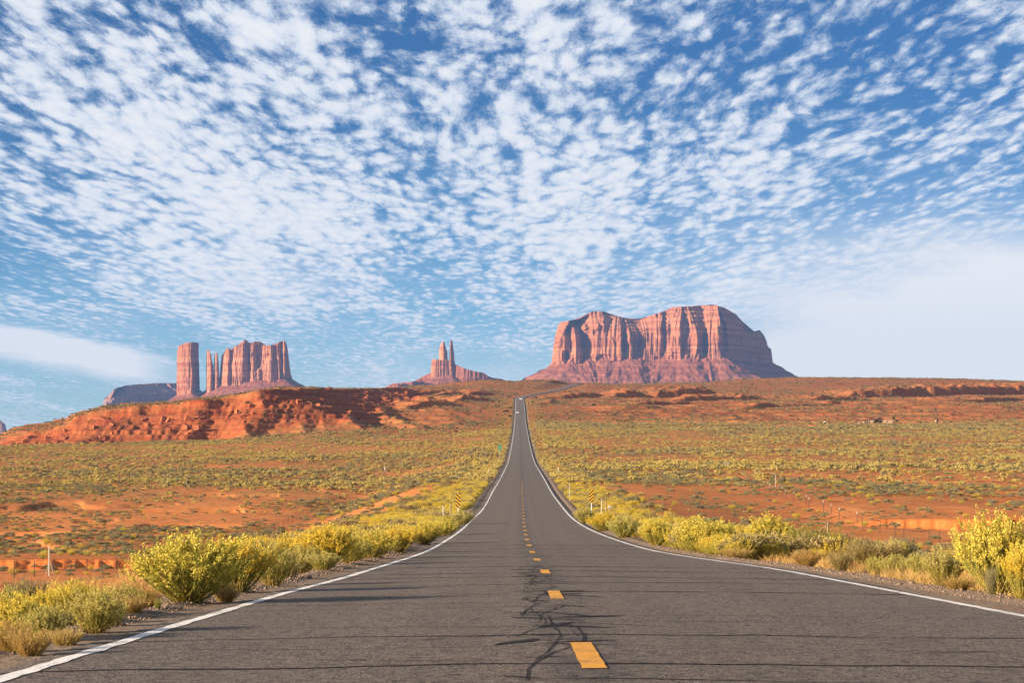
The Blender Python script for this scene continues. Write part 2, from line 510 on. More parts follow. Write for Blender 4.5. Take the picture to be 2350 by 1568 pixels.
class MB:
    """collects boxes, tubes and quads, and links them as ONE mesh object"""
    def __init__(self):
        self.v = []; self.f = []; self.mi = []

    def add(self, verts, faces, mi=0):
        o = len(self.v)
        self.v += [tuple(map(float, p)) for p in verts]
        self.f += [tuple(o + k for k in f) for f in faces]
        self.mi += [mi] * len(faces)
        return self

    def box(self, c, s, rz=0.0, mi=0, taper=1.0, bev=0.0):
        hx, hy, hz = s[0] / 2, s[1] / 2, s[2] / 2
        P = []
        if bev > 0:
            rings = [(-hz, 1, bev), (-hz + bev, 1, 0), (hz - bev, taper, 0), (hz, taper, bev)]
        else:
            rings = [(-hz, 1, 0), (hz, taper, 0)]
        ca, sa = math.cos(rz), math.sin(rz)
        for z, t, ins in rings:
            for qx, qy in ((-1, -1), (1, -1), (1, 1), (-1, 1)):
                x = qx * (hx * t - ins); y = qy * (hy * t - ins)
                P.append((c[0] + x * ca - y * sa, c[1] + x * sa + y * ca, c[2] + z))
        F = [(3, 2, 1, 0)]
        n = len(rings)
        for k in range(n - 1):
            for q in range(4):
                F.append((4 * k + q, 4 * k + (q + 1) % 4, 4 * k + 4 + (q + 1) % 4, 4 * k + 4 + q))
        b = 4 * (n - 1)
        F.append((b, b + 1, b + 2, b + 3))
        return self.add(P, F, mi)

    def tube(self, pts, r, n=6, mi=0, caps=True):
        pts = [Vector(p) for p in pts]
        rs = r if hasattr(r, '__len__') else [r] * len(pts)
        P = []
        for k, p in enumerate(pts):
            d = (pts[min(k + 1, len(pts) - 1)] - pts[max(k - 1, 0)]).normalized()
            a = d.orthogonal().normalized() if abs(d.z) < .99 else Vector((1, 0, 0))
            b = d.cross(a).normalized(); a = b.cross(d)
            for q in range(n):
                t = 2 * math.pi * q / n
                P.append(p + (a * math.cos(t) + b * math.sin(t)) * rs[k])
        F = []
        for k in range(len(pts) - 1):
            for q in range(n):
                F.append((k * n + q, k * n + (q + 1) % n, (k + 1) * n + (q + 1) % n, (k + 1) * n + q))
        if caps:
            F.append(tuple(range(n - 1, -1, -1))); m = (len(pts) - 1) * n
            F.append(tuple(range(m, m + n)))
        return self.add(P, F, mi)

    def build(self, name, mat, parent=None, smooth=False):
        me = bpy.data.meshes.new(name)
        me.from_pydata(self.v, [], self.f)
        for m in (mat if isinstance(mat, (list, tuple)) else [mat]):
            me.materials.append(m)
        me.polygons.foreach_set('material_index', np.array(self.mi, np.int32))
        if smooth:
            me.polygons.foreach_set('use_smooth', np.ones(len(me.polygons), bool))
        me.update()
        ob = bpy.data.objects.new(name, me)
        COL.objects.link(ob)
        if parent:
            ob.parent = parent
        return ob


def tag(o, label=None, cat=None, group=None, kind=None):
    if label: o['label'] = label
    if cat: o['category'] = cat
    if group: o['group'] = group
    if kind: o['kind'] = kind
    return o


def empty(name, loc, rz=0.0):
    o = bpy.data.objects.new(name, None)
    o.empty_display_size = 0.3
    COL.objects.link(o)
    o.location = loc; o.rotation_euler = (0, 0, rz)
    return o


def tz(x, y):
    return float(terrain(np.array([float(x)]), np.array([float(y)]))[0])


def road_depth(vy):
    """distance at which the road surface shows at picture row vy"""
    d = np.linspace(10, 2100, 20000)
    r = HY - zroad(d) / d * FPX
    return float(d[np.argmin(np.abs(r - vy))])

# ------------------------------------------------------------------ materials
def new_mat(name):
    m = bpy.data.materials.new(name)
    m.use_nodes = True
    t = m.node_tree
    t.nodes.clear()
    N = NT(t)
    out = N.node('ShaderNodeOutputMaterial')
    bs = N.node('ShaderNodeBsdfPrincipled')
    bs.inputs['Roughness'].default_value = 0.9
    bs.inputs['Specular IOR Level'].default_value = 0.15
    t.links.new(bs.outputs[0], out.inputs[0])
    return m, N, bs, out


def simple_mat(name, c, rough=0.7, var=0.12, scale=6.0, spec=0.3, metal=0.0, bump=0.0):
    m, N, bs, out = new_mat(name)
    tc = N.node('ShaderNodeTexCoord')
    n = N.noise(tc.outputs['Object'], scale, 5.0, 0.6)
    lo = tuple(max(0, k * (1 - var * 1.6)) for k in c); hi = tuple(min(1, k * (1 + var)) for k in c)
    N.put(bs, 'Base Color', N.mix(n, lo, hi))
    bs.inputs['Roughness'].default_value = rough
    bs.inputs['Specular IOR Level'].default_value = spec
    bs.inputs['Metallic'].default_value = metal
    if bump:
        b = N.node('ShaderNodeBump', {'Height': n, 'Strength': bump, 'Distance': 0.02})
        N.put(bs, 'Normal', b.outputs[0])
    return m


def leaf_mat(name, c1, c2, trans=0.35, dim=0.84):
    """foliage: colour differs from plant to plant and through the plant"""
    m, N, bs, out = new_mat(name)
    oi = N.node('ShaderNodeObjectInfo')
    geo = N.node('ShaderNodeNewGeometry')
    n = N.noise(geo.outputs['Position'], 5.0, 3.0, 0.6)
    f = N.math('ADD', N.math('MULTIPLY', oi.outputs['Random'], 0.65), N.math('MULTIPLY', N.math('SUBTRACT', n, 0.3), 0.7), clamp=True)
    c = N.mix(f, c1, c2)
    rp = N.math('ADD', 0.82, N.math('MULTIPLY', geo.outputs['Random Per Island'], 0.36))
    c = N.mix(1.0, c, N.comb(rp, rp, rp), 'MULTIPLY')
    c = N.mix(1.0, c, (dim, dim, dim), 'MULTIPLY')
    N.put(bs, 'Base Color', c)
    bs.inputs['Roughness'].default_value = 0.75
    bs.inputs['Specular IOR Level'].default_value = 0.12
    tr = N.node('ShaderNodeBsdfTranslucent', {'Color': c})
    mx = N.node('ShaderNodeMixShader', {0: trans, 1: bs.outputs[0], 2: tr.outputs[0]})
    m.node_tree.links.new(mx.outputs[0], out.inputs[0])
    return m


def attr(N, name):
    return N.node('ShaderNodeAttribute', attribute_name=name, attribute_type='GEOMETRY').outputs['Fac']


def make_ground_mat():
    m, N, bs, out = new_mat('desert ground')
    geo = N.node('ShaderNodeNewGeometry'); P = geo.outputs['Position']
    sep = N.node('ShaderNodeSeparateXYZ', {0: P})
    e = attr(N, 'edge'); red = attr(N, 'red'); bank = attr(N, 'bank'); brush = attr(N, 'brush')
    big = N.noise(P, 0.02, 4.0, 0.55)
    midn = N.noise(P, 0.22, 5.0, 0.6)
    fine = N.noise(P, 3.0, 6.0, 0.7)
    grit = N.noise(P, 28.0, 4.0, 0.7)
    sand = N.mix(N.smooth(midn, 0.3, 0.7), (0.56, 0.180, 0.052), (0.66, 0.260, 0.090))
    sand = N.mix(N.math('MULTIPLY', N.smooth(big, 0.40, 0.62), 0.6), sand, (0.46, 0.155, 0.055))
    # rusty hill rock with level beds
    bed = N.noise(N.comb(N.math('MULTIPLY', sep.outputs[0], 0.004), N.math('MULTIPLY', sep.outputs[1], 0.002), N.math('MULTIPLY', sep.outputs[2], 0.33)), 1.0, 5.0, 0.6)
    rock = N.mix(N.smooth(bed, 0.35, 0.65), (0.26, 0.058, 0.024), (0.42, 0.115, 0.042))
    rn = N.noise(P, 0.11, 5.0, 0.7)
    rock = N.mix(N.smooth(rn, 0.48, 0.62), rock, (0.33, 0.070, 0.026))
    rock = N.mix(N.math('MULTIPLY', N.smooth(N.noise(P, 0.35, 3.0, 0.7), 0.56, 0.68), 0.75), rock, (0.095, 0.050, 0.028))
    c = N.mix(red, sand, rock)
    # brushy, dun ground
    bn = N.noise(P, 0.45, 4.0, 0.7)
    dun = N.mix(N.smooth(bn, 0.35, 0.65), (0.27, 0.135, 0.050), (0.42, 0.225, 0.075))
    c = N.mix(N.math('MULTIPLY', brush, N.smooth(N.noise(P, 0.07, 5.0, 0.7), 0.35, 0.60)), c, dun)
    # fresh cut earth
    c = N.mix(bank, c, (0.70, 0.205, 0.055))
    # gravel shoulder
    vo = N.node('ShaderNodeTexVoronoi', {'Vector': P, 'Scale': 42.0})
    gv = N.mix(N.smooth(grit, 0.35, 0.7), (0.13, 0.085, 0.055), (0.44, 0.33, 0.24))
    gv = N.mix(0.55, gv, N.mix(vo.outputs['Color'], (0.10, 0.07, 0.05), (0.46, 0.36, 0.27)))
    edge_n = N.math('ADD', e, N.math('MULTIPLY', N.math('SUBTRACT', midn, 0.5), 2.2))
    gw = N.math('SUBTRACT', 1.0, N.smooth(edge_n, 1.1, 2.6))
    c = N.mix(gw, c, gv)
    mott = N.noise(P, 0.9, 6.0, 0.75)
    c = N.mix(N.math('MULTIPLY', N.smooth(mott, 0.52, 0.70), N.math('MULTIPLY', N.math('SUBTRACT', 1.0, bank), 0.38)), c, (0.19, 0.085, 0.036))
    c = N.mix(1.0, c, (0.80, 0.80, 0.80), 'MULTIPLY')
    N.put(bs, 'Base Color', c)
    bs.inputs['Roughness'].default_value = 0.95
    bs.inputs['Specular IOR Level'].default_value = 0.05
    h = N.math('ADD', N.math('MULTIPLY', midn, 1.0), N.math('ADD', N.math('MULTIPLY', fine, 0.22), N.math('MULTIPLY', grit, 0.045)))
    h = N.math('ADD', h, N.math('MULTIPLY', N.noise(P, 0.12, 4.0, 0.65), N.math('MULTIPLY', red, 5.0)))
    b = N.node('ShaderNodeBump', {'Height': h, 'Strength': 0.9, 'Distance': 0.45})
    N.put(bs, 'Normal', b.outputs[0])
    return m


def make_road_mat():
    m, N, bs, out = new_mat('worn asphalt')
    geo = N.node('ShaderNodeNewGeometry'); P = geo.outputs['Position']
    lat = attr(N, 'lat')                      # metres right of the centre stripe
    vo = N.node('ShaderNodeTexVoronoi', {'Vector': P, 'Scale': 48.0})
    n1 = N.noise(P, 30.0, 6.0, 0.85)
    n2 = N.noise(P, 0.7, 5.0, 0.6)
    n3 = N.noise(N.comb(N.math('MULTIPLY', lat, 1.0), N.math('MULTIPLY', N.node('ShaderNodeSeparateXYZ', {0: P}).outputs[1], 0.05), 0.0), 1.6, 4.0, 0.6)
    agg = N.mix(N.smooth(n1, 0.40, 0.62), (0.030, 0.025, 0.022), (0.430, 0.345, 0.275))
    agg = N.mix(N.math('MULTIPLY', N.smooth(vo.outputs['Distance'], 0.42, 0.10), N.smooth(n1, 0.40, 0.55)), agg, (0.78, 0.64, 0.52))
    # greyer wheel tracks and dark drips along the middle
    a = N.math('ABSOLUTE', lat)
    tr = N.smooth(N.math('ABSOLUTE', N.math('SUBTRACT', N.math('ABSOLUTE', N.math('SUBTRACT', a, 1.9)), 0.85)), 0.55, 0.0)
    agg = N.mix(N.math('MULTIPLY', tr, 0.25), agg, (0.150, 0.122, 0.100))
    oil = N.math('MULTIPLY', N.smooth(N.math('ABSOLUTE', N.math('ADD', lat, N.math('MULTIPLY', N.math('SUBTRACT', n2, 0.5), 0.8))), 0.62, 0.05), N.smooth(n2, 0.36, 0.62))
    agg = N.mix(N.math('MULTIPLY', oil, 0.62), agg, (0.040, 0.038, 0.042))
    agg = N.mix(N.math('MULTIPLY', N.smooth(n3, 0.55, 0.75), 0.30), agg, (0.10, 0.083, 0.07))
    agg = N.mix(N.math('MULTIPLY', N.smooth(n2, 0.35, 0.75), 0.28), agg, (0.24, 0.195, 0.155))
    gr = N.noise(P, 9.0, 5.0, 0.8)
    agg = N.mix(N.math('MULTIPLY', N.smooth(gr, 0.50, 0.66), 0.55), agg, (0.34, 0.28, 0.23))
    agg = N.mix(N.math('MULTIPLY', N.smooth(gr, 0.50, 0.36), 0.75), agg, (0.028, 0.025, 0.025))
    agg = N.mix(1.0, agg, (0.64, 0.64, 0.65), 'MULTIPLY')
    N.put(bs, 'Base Color', agg)
    bs.inputs['Roughness'].default_value = 0.85
    bs.inputs['Specular IOR Level'].default_value = 0.22
    h = N.math('ADD', N.math('MULTIPLY', n1, 1.0), N.math('MULTIPLY', vo.outputs['Distance'], -0.8))
    b = N.node('ShaderNodeBump', {'Height': h, 'Strength': 1.0, 'Distance': 0.022})
    N.put(bs, 'Normal', b.outputs[0])
    return m


def paint_mat(name, c, wear=0.5):
    m, N, bs, out = new_mat(name)
    geo = N.node('ShaderNodeNewGeometry'); P = geo.outputs['Position']
    n = N.noise(P, 30.0, 5.0, 0.75); n2 = N.noise(P, 1.8, 4.0, 0.6)
    k = N.math('ADD', N.math('MULTIPLY', n, 0.7), N.math('MULTIPLY', n2, 0.3))
    N.put(bs, 'Base Color', N.mix(N.smooth(k, wear - 0.10, wear - 0.22), tuple(c), (0.11, 0.09, 0.07)))
    bs.inputs['Roughness'].default_value = 0.6
    b = N.node('ShaderNodeBump', {'Height': n, 'Strength': 0.4, 'Distance': 0.004})
    N.put(bs, 'Normal', b.outputs[0])
    return m


def rock_mat(name, base, pale, dark, band=1.0, varnish=0.6):
    m, N, bs, out = new_mat(name)
    geo = N.node('ShaderNodeNewGeometry'); P = geo.outputs['Position']
    sep = N.node('ShaderNodeSeparateXYZ', {0: P}); x, y, z = sep.outputs
    beds = N.noise(N.comb(N.math('MULTIPLY', x, 0.0012), N.math('MULTIPLY', y, 0.0012), N.math('MULTIPLY', z, 0.075)), 1.0, 6.0, 0.62)
    cols = N.noise(N.comb(N.math('MULTIPLY', x, 0.055), N.math('MULTIPLY', y, 0.055), N.math('MULTIPLY', z, 0.007)), 1.0, 5.0, 0.62)
    lum = N.noise(P, 0.012, 4.0, 0.55)
    c = N.mix(N.smooth(beds, 0.36, 0.64), base, pale)
    c = N.mix(N.math('MULTIPLY', N.smooth(cols, 0.54, 0.70), N.math('MULTIPLY', N.smooth(lum, 0.35, 0.6), varnish)), c, dark)
    c = N.mix(N.math('MULTIPLY', N.smooth(lum, 0.45, 0.7), 0.35), c, pale)
    stain = N.noise(N.comb(N.math('MULTIPLY', x, 0.02), N.math('MULTIPLY', y, 0.02), N.math('MULTIPLY', z, 0.0035)), 1.0, 6.0, 0.7)
    c = N.mix(N.math('MULTIPLY', N.smooth(stain, 0.55, 0.66), 0.55), c, dark)
    c = N.mix(1.0, c, (0.80, 0.80, 0.82), 'MULTIPLY')
    N.put(bs, 'Base Color', c)
    bs.inputs['Roughness'].default_value = 0.95
    bs.inputs['Specular IOR Level'].default_value = 0.05
    h = N.math('ADD', N.math('MULTIPLY', beds, 3.0 * band), N.math('ADD', N.math('MULTIPLY', cols, 6.0), N.math('MULTIPLY', N.noise(P, 0.09, 5.0, 0.65), 5.0)))
    b = N.node('ShaderNodeBump', {'Height': h, 'Strength': 1.0, 'Distance': 1.6})
    N.put(bs, 'Normal', b.outputs[0])
    return m


M = {}
M['ground'] = make_ground_mat()
M['road'] = make_road_mat()
M['tar'] = simple_mat('tar seal', (0.020, 0.019, 0.021), 0.85, 0.3, 20, 0.08)
M['white'] = paint_mat('white road paint', (0.76, 0.73, 0.68), 0.60)
M['yellow'] = paint_mat('yellow road paint', (0.66, 0.30, 0.02), 0.60)
M['cliff'] = rock_mat('cliff sandstone', (0.35, 0.120, 0.055), (0.54, 0.225, 0.110), (0.15, 0.055, 0.034))
M['cliff_pale'] = rock_mat('pale cliff sandstone', (0.42, 0.160, 0.078), (0.62, 0.285, 0.148), (0.20, 0.072, 0.042), 1.0, 0.5)
M['talus'] = rock_mat('talus slope', (0.29, 0.090, 0.046), (0.40, 0.145, 0.075), (0.14, 0.055, 0.034), 1.6, 0.5)
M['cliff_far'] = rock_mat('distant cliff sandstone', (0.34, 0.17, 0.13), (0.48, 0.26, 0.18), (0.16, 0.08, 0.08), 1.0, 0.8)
M['flower'] = leaf_mat('rabbitbrush bloom', (0.82, 0.54, 0.040), (0.62, 0.58, 0.13), 0.30, 0.97)
M['flower2'] = leaf_mat('faded bloom', (0.60, 0.50, 0.12), (0.66, 0.58, 0.24), 0.30)
M['stem'] = leaf_mat('rabbitbrush stems', (0.40, 0.34, 0.06), (0.42, 0.28, 0.10), 0.15)
M['leaf'] = leaf_mat('rabbitbrush leaves', (0.33, 0.36, 0.06), (0.50, 0.44, 0.10), 0.35)
M['sage'] = leaf_mat('sage leaves', (0.27, 0.22, 0.095), (0.40, 0.31, 0.135), 0.25)
M['sage_g'] = leaf_mat('grey sage leaves', (0.19, 0.19, 0.105), (0.31, 0.28, 0.15), 0.2)
M['sage_y'] = leaf_mat('yellow sage leaves', (0.42, 0.33, 0.09), (0.54, 0.42, 0.13), 0.25)
M['rush'] = leaf_mat('green rush stems', (0.20, 0.24, 0.04), (0.34, 0.30, 0.07), 0.3)
M['dark_leaf'] = leaf_mat('juniper leaves', (0.045, 0.055, 0.025), (0.08, 0.08, 0.035), 0.15)
M['straw'] = leaf_mat('dry grass blades', (0.50, 0.30, 0.09), (0.62, 0.46, 0.17), 0.35)
M['wood'] = simple_mat('twig bark', (0.16, 0.09, 0.05), 0.9, 0.3, 30, 0.1)
M['steel'] = simple_mat('rusty post steel', (0.075, 0.042, 0.03), 0.7, 0.35, 12, 0.3)
M['postwood'] = simple_mat('weathered post wood', (0.30, 0.22, 0.16), 0.9, 0.3, 12, 0.1)
M['whitepost'] = simple_mat('white post paint', (0.40, 0.38, 0.34), 0.6, 0.12, 5, 0.3)
M['galv'] = simple_mat('galvanised steel', (0.55, 0.56, 0.55), 0.5, 0.15, 9, 0.5, 0.5)
M['sign_yellow'] = simple_mat('sign yellow', (0.60, 0.33, 0.02), 0.45, 0.06, 4, 0.4)
M['sign_black'] = simple_mat('sign black', (0.02, 0.018, 0.016), 0.5, 0.2, 4, 0.4)
M['sign_green'] = simple_mat('sign green', (0.02, 0.22, 0.13), 0.45, 0.08, 4, 0.4)
M['car_white'] = simple_mat('white car paint', (0.82, 0.82, 0.80), 0.3, 0.03, 2, 0.5)
M['car_grey'] = simple_mat('silver car paint', (0.55, 0.56, 0.58), 0.3, 0.05, 2, 0.5)
M['car_dark'] = simple_mat('dark red car paint', (0.10, 0.03, 0.05), 0.3, 0.05, 2, 0.5)
M['glass'] = simple_mat('dark car glass', (0.03, 0.035, 0.04), 0.12, 0.05, 2, 0.6)
M['rubber'] = simple_mat('tyre rubber', (0.02, 0.02, 0.02), 0.8, 0.1, 6, 0.2)
M['stucco'] = simple_mat('cream stucco', (0.42, 0.28, 0.17), 0.9, 0.15, 1.5, 0.1)
M['shaded_gable'] = simple_mat('shade-darkened gable wall', (0.10, 0.055, 0.04), 0.95, 0.2, 1.5, 0.05)  # dark brown carries the shade of the homestead's gable face in its colour
M['roof'] = simple_mat('brown roofing', (0.11, 0.065, 0.05), 0.9, 0.25, 2, 0.1)
M['opening'] = simple_mat('dark opening', (0.02, 0.016, 0.014), 0.9, 0.1, 2, 0.1)
M['stone'] = simple_mat('roadside pebble', (0.22, 0.155, 0.11), 0.95, 0.45, 0.7, 0.1)
M['redstone'] = simple_mat('red boulder', (0.33, 0.11, 0.05), 0.95, 0.3, 0.5, 0.05)

# ------------------------------------------------------------------ ground and road
def build_ground():
    ys = np.concatenate([np.linspace(-45, 5, 26)[:-1], np.geomspace(5, 140, 190)[:-1], np.arange(140, 320, 0.9), np.geomspace(320, 1050, 210)[:-1],
                         np.arange(1050, 3150, 3.6), np.geomspace(3150, 11900, 50)])
    us = np.concatenate([np.linspace(-0.62, -0.27, 60)[:-1], np.linspace(-0.27, 0.27, 860), np.linspace(0.27, 0.62, 60)[1:]])
    Y = np.repeat(ys[:, None], len(us), 1)
    X = us[None, :] * (np.maximum(Y, -45) + 50)
    # pull the columns next to the near pavement onto its edges by following the alignment
    Xo = X + (xC(Y) * (1 - sstep(np.abs(X), 20, 120)))
    Z, e, red, bank, prof = terrain(Xo, Y, True)
    bnk = np.clip(np.where((bank > 0.10) & (bank < 1.42), 1.0, 0.0), 0, 1)
    bnk *= sstep(Y, 190, 193) * (1 - sstep(Y, 224, 236)) * ((np.gradient(bank, axis=0) > 0.08))
    # smooth the cut-bank mask a little
    bnk = np.maximum.reduce([bnk, np.roll(bnk, 1, 0), np.roll(bnk, -1, 0)])
    rd = np.where(Xo > xC(Y), sstep(Y, 1380, 1480), sstep(Y, 1000 + 130 * sstep(-Xo, 20, 200), 1130 + 130 * sstep(-Xo, 20, 200)))
    rd = np.clip(np.maximum(rd * 0.72, red), 0, 1)
    br = sstep(Y, 300, 520) * (1 - 0.42 * sstep(Y, 1100, 1500)) * (1 - red * 0.8)
    br = np.maximum(br, 0.75 * sstep(prof, 0.96, 1.0) * red)
    br = np.maximum(br, 0.45 * (1 - sstep(Y, 60, 120)))
    br = np.maximum(br, 0.22 * sstep(Y, 150, 200))
    co = np.stack([Xo, Y, Z], -1).reshape(-1, 3)
    g = mesh_from('ground', co, grid_faces(*X.shape), M['ground'], True, attrs={'edge': e.ravel(), 'red': rd.ravel(), 'bank': bnk.ravel(), 'brush': br.ravel()})
    tag(g, kind='structure')


def road_rows():
    return np.concatenate([np.linspace(-45, 8, 28)[:-1], np.geomspace(8, 400, 300)[:-1], np.geomspace(400, 3080, 330)])


def strip(name, ys, xa, xb, lift, mat, parent, nx=2, edge_noise=0.0, seed=0):
    k = np.linspace(0, 1, nx)[None, :]
    Y = np.repeat(ys[:, None], nx, 1)
    X = xa[:, None] * (1 - k) + xb[:, None] * k
    if edge_noise:
        X = X + edge_noise * fbm(Y * 3.1, k * 9 + Y * 0, 3, seed)
    Z = road_z(X, Y) + lift
    return np.stack([X, Y, Z], -1).reshape(-1, 3), grid_faces(len(ys), nx)


def build_road():
    ys = road_rows()
    nx = 33
    k = np.linspace(0, 1, nx)
    xa = xL(ys) - 0.55 + 0.05 * fbm(ys * 0.9, ys * 0, 3, 5); xb = xR(ys) + 0.55 + 0.05 * fbm(ys * 0.8, ys * 0, 3, 6)
    Y = np.repeat(ys[:, None], nx, 1)
    X = xa[:, None] * (1 - k) + xb[:, None] * k
    Z = road_z(X, Y)
    Z[:, 0] -= 0.10; Z[:, -1] -= 0.10
    lat = X - xC(Y)
    co = [np.stack([X, Y, Z], -1).reshape(-1, 3)]
    fa = [grid_faces(len(ys), nx)]
    la = [lat.ravel()]
    mi = [np.zeros(len(fa[0]), np.int32)]
    base = len(co[0])
    # tar sealed cracks: thin wandering bands laid on the asphalt
    rg = np.random.default_rng(12)

    def crack(pts, w):
        nonlocal base
        pts = np.array(pts, float)
        # resample and wander
        seg = np.r_[0, np.cumsum(np.hypot(*np.diff(pts, axis=0).T))]
        n = max(8, int(seg[-1] / 0.12))
        t = np.linspace(0, seg[-1], n)
        px_ = np.interp(t, seg, pts[:, 0]); py_ = np.interp(t, seg, pts[:, 1])
        sd = int(rg.integers(0, 9999))
        py_ = py_ + 0.9 * fbm(t * 0.40, t * 0, 4, sd, .6); px_ = px_ + 0.12 * fbm(t * 0.7, t * 0 + 5, 4, sd + 3)
        ww = w * (0.55 + 0.9 * vnoise(t * 1.3, t * 0, sd + 7)) * np.minimum(1, np.minimum(t, seg[-1] - t) / 0.35 + .25)
        tx = np.gradient(px_); ty = np.gradient(py_); l = np.hypot(tx, ty) + 1e-9
        nx_ = -ty / l; ny_ = tx / l
        A = np.stack([px_ + nx_ * ww / 2, py_ + ny_ * ww / 2], -1); B = np.stack([px_ - nx_ * ww / 2, py_ - ny_ * ww / 2], -1)
        P = np.stack([A, B], 1).reshape(-1, 2)
        z = road_z(P[:, 0], P[:, 1]) + 0.004
        co.append(np.c_[P, z]); f = grid_faces(n, 2)[:, ::-1] + base
        fa.append(f); mi.append(np.ones(len(f), np.int32)); la.append(P[:, 0] - xC(P[:, 1]))
        base += len(P)
    d = 13.0
    while d < 80:
        l0 = float(xL(d)) - 0.3; r0 = float(xR(d)) + 0.3
        w = (0.026 + 0.0011 * d) * rg.uniform(.35, 2.0)
        typ = rg.random()
        if typ < 0.55:
            crack([(l0, d - .2), (float(xC(d)), d + .15), (r0, d + rg.uniform(-.3, .3))], w)
        elif typ < 0.8:
            crack([(l0, d), (float(xC(d)) + rg.uniform(-.5, .9), d + .3)], w)
        else:
            crack([(float(xC(d)) - rg.uniform(.2, .8), d), (r0, d + rg.uniform(-.4, .4))], w)
        d += rg.uniform(0.5, 1.7) * (1 + d / 30)
    # blotchy sealing that meanders along the middle of the road
    for k0 in range(5):
        pts = []
        y = 13.0 + k0 * 1.5
        while y < 46:
            pts.append((float(xC(y)) + rg.uniform(-.50, .12), y)); y += rg.uniform(0.5, 2.2)
        crack(pts, rg.uniform(.007, .018))
    for k0 in range(30):
        y = rg.uniform(13, 42); x0 = float(xC(y)) + rg.uniform(-.75, .05)
        crack([(x0, y), (x0 + rg.uniform(.15, .75), y + rg.uniform(-.7, .9))], rg.uniform(.06, .17))
    for k0 in range(34):
        y = rg.uniform(13, 60); x0 = rg.uniform(float(xL(y)) + .3, float(xR(y)) - 1)
        crack([(x0, y), (x0 + rg.uniform(.8, 2.0), y + rg.uniform(-.5, .6))], 0.028)
    co = np.concatenate(co); fa = np.concatenate(fa); la = np.concatenate(la); mi = np.concatenate(mi)
    road = mesh_from('road', co, fa, [M['road'], M['tar']], True, attrs={'lat': la})
    road.data.polygons.foreach_set('material_index', mi)
    tag(road, kind='structure')
    # painted edge lines
    yl = road_rows(); yl = yl[yl < 2800]
    wid = 0.13 + 0.00003 * yl
    for fn in (xL, xR):
        c = fn(yl)
        cc, ff = strip('edge_line', yl, c - wid / 2, c + wid / 2, 0.005, M['white'], road, 2, 0.05, 3)
        mesh_from('edge_line', cc, ff, M['white'], True, road)
    # broken yellow stripe: dash ends found along the near lane, then a regular beat
    y = 13.9
    n = 0
    while y < 330:
        yy = np.linspace(y, y + 2.9, 20)
        c = xC(yy)
        cc, ff = strip('centre_dash', yy, c - 0.085, c + 0.085, 0.005, M['yellow'], road, 2, 0.012, n)
        mesh_from('centre_dash', cc, ff, M['yellow'], True, road)
        y += 12.2; n += 1
    # beyond that the worn stripe is one faint double line
    return road


# ------------------------------------------------------------------ buttes and mesas
def chaikin(p, it=2):
    for _ in range(it):
        q = np.roll(p, -1, 0)
        p = np.stack([p * .75 + q * .25, p * .25 + q * .75], 1).reshape(-1, 2)
    return p


def footprint(pts, D, n, it=2):
    p = np.array([((vx - CX) / FPX * (D + dy), D + dy) for vx, dy in pts], float)
    p = chaikin(p, it)
    q = np.vstack([p, p[:1]])
    s = np.r_[0, np.cumsum(np.hypot(*np.diff(q, axis=0).T))]
    t = np.linspace(0, s[-1], n, endpoint=False)
    P = np.stack([np.interp(t, s, q[:, 0]), np.interp(t, s, q[:, 1])], -1)
    return P


def normals(P, sm=9):
    T = np.roll(P, -1, 0) - np.roll(P, 1, 0)
    k = np.ones(sm) / sm
    T = np.stack([np.convolve(np.r_[T[-(sm // 2):, a], T[:, a], T[:sm // 2, a]], k, 'valid') for a in (0, 1)], -1)
    T /= np.linalg.norm(T, axis=1, keepdims=True) + 1e-9
    return np.stack([T[:, 1], -T[:, 0]], -1)


def ridged(x, y, z, oct, seed):
    s = 0; a = 1; t = 0
    for o in range(oct):
        n = 1 - np.abs(2 * vnoise3(x * 2 ** o + 5.1 * o, y * 2 ** o, z * 1.6 ** o, seed + o) - 1)
        s = s + a * n; t += a; a *= .55
    return s / t


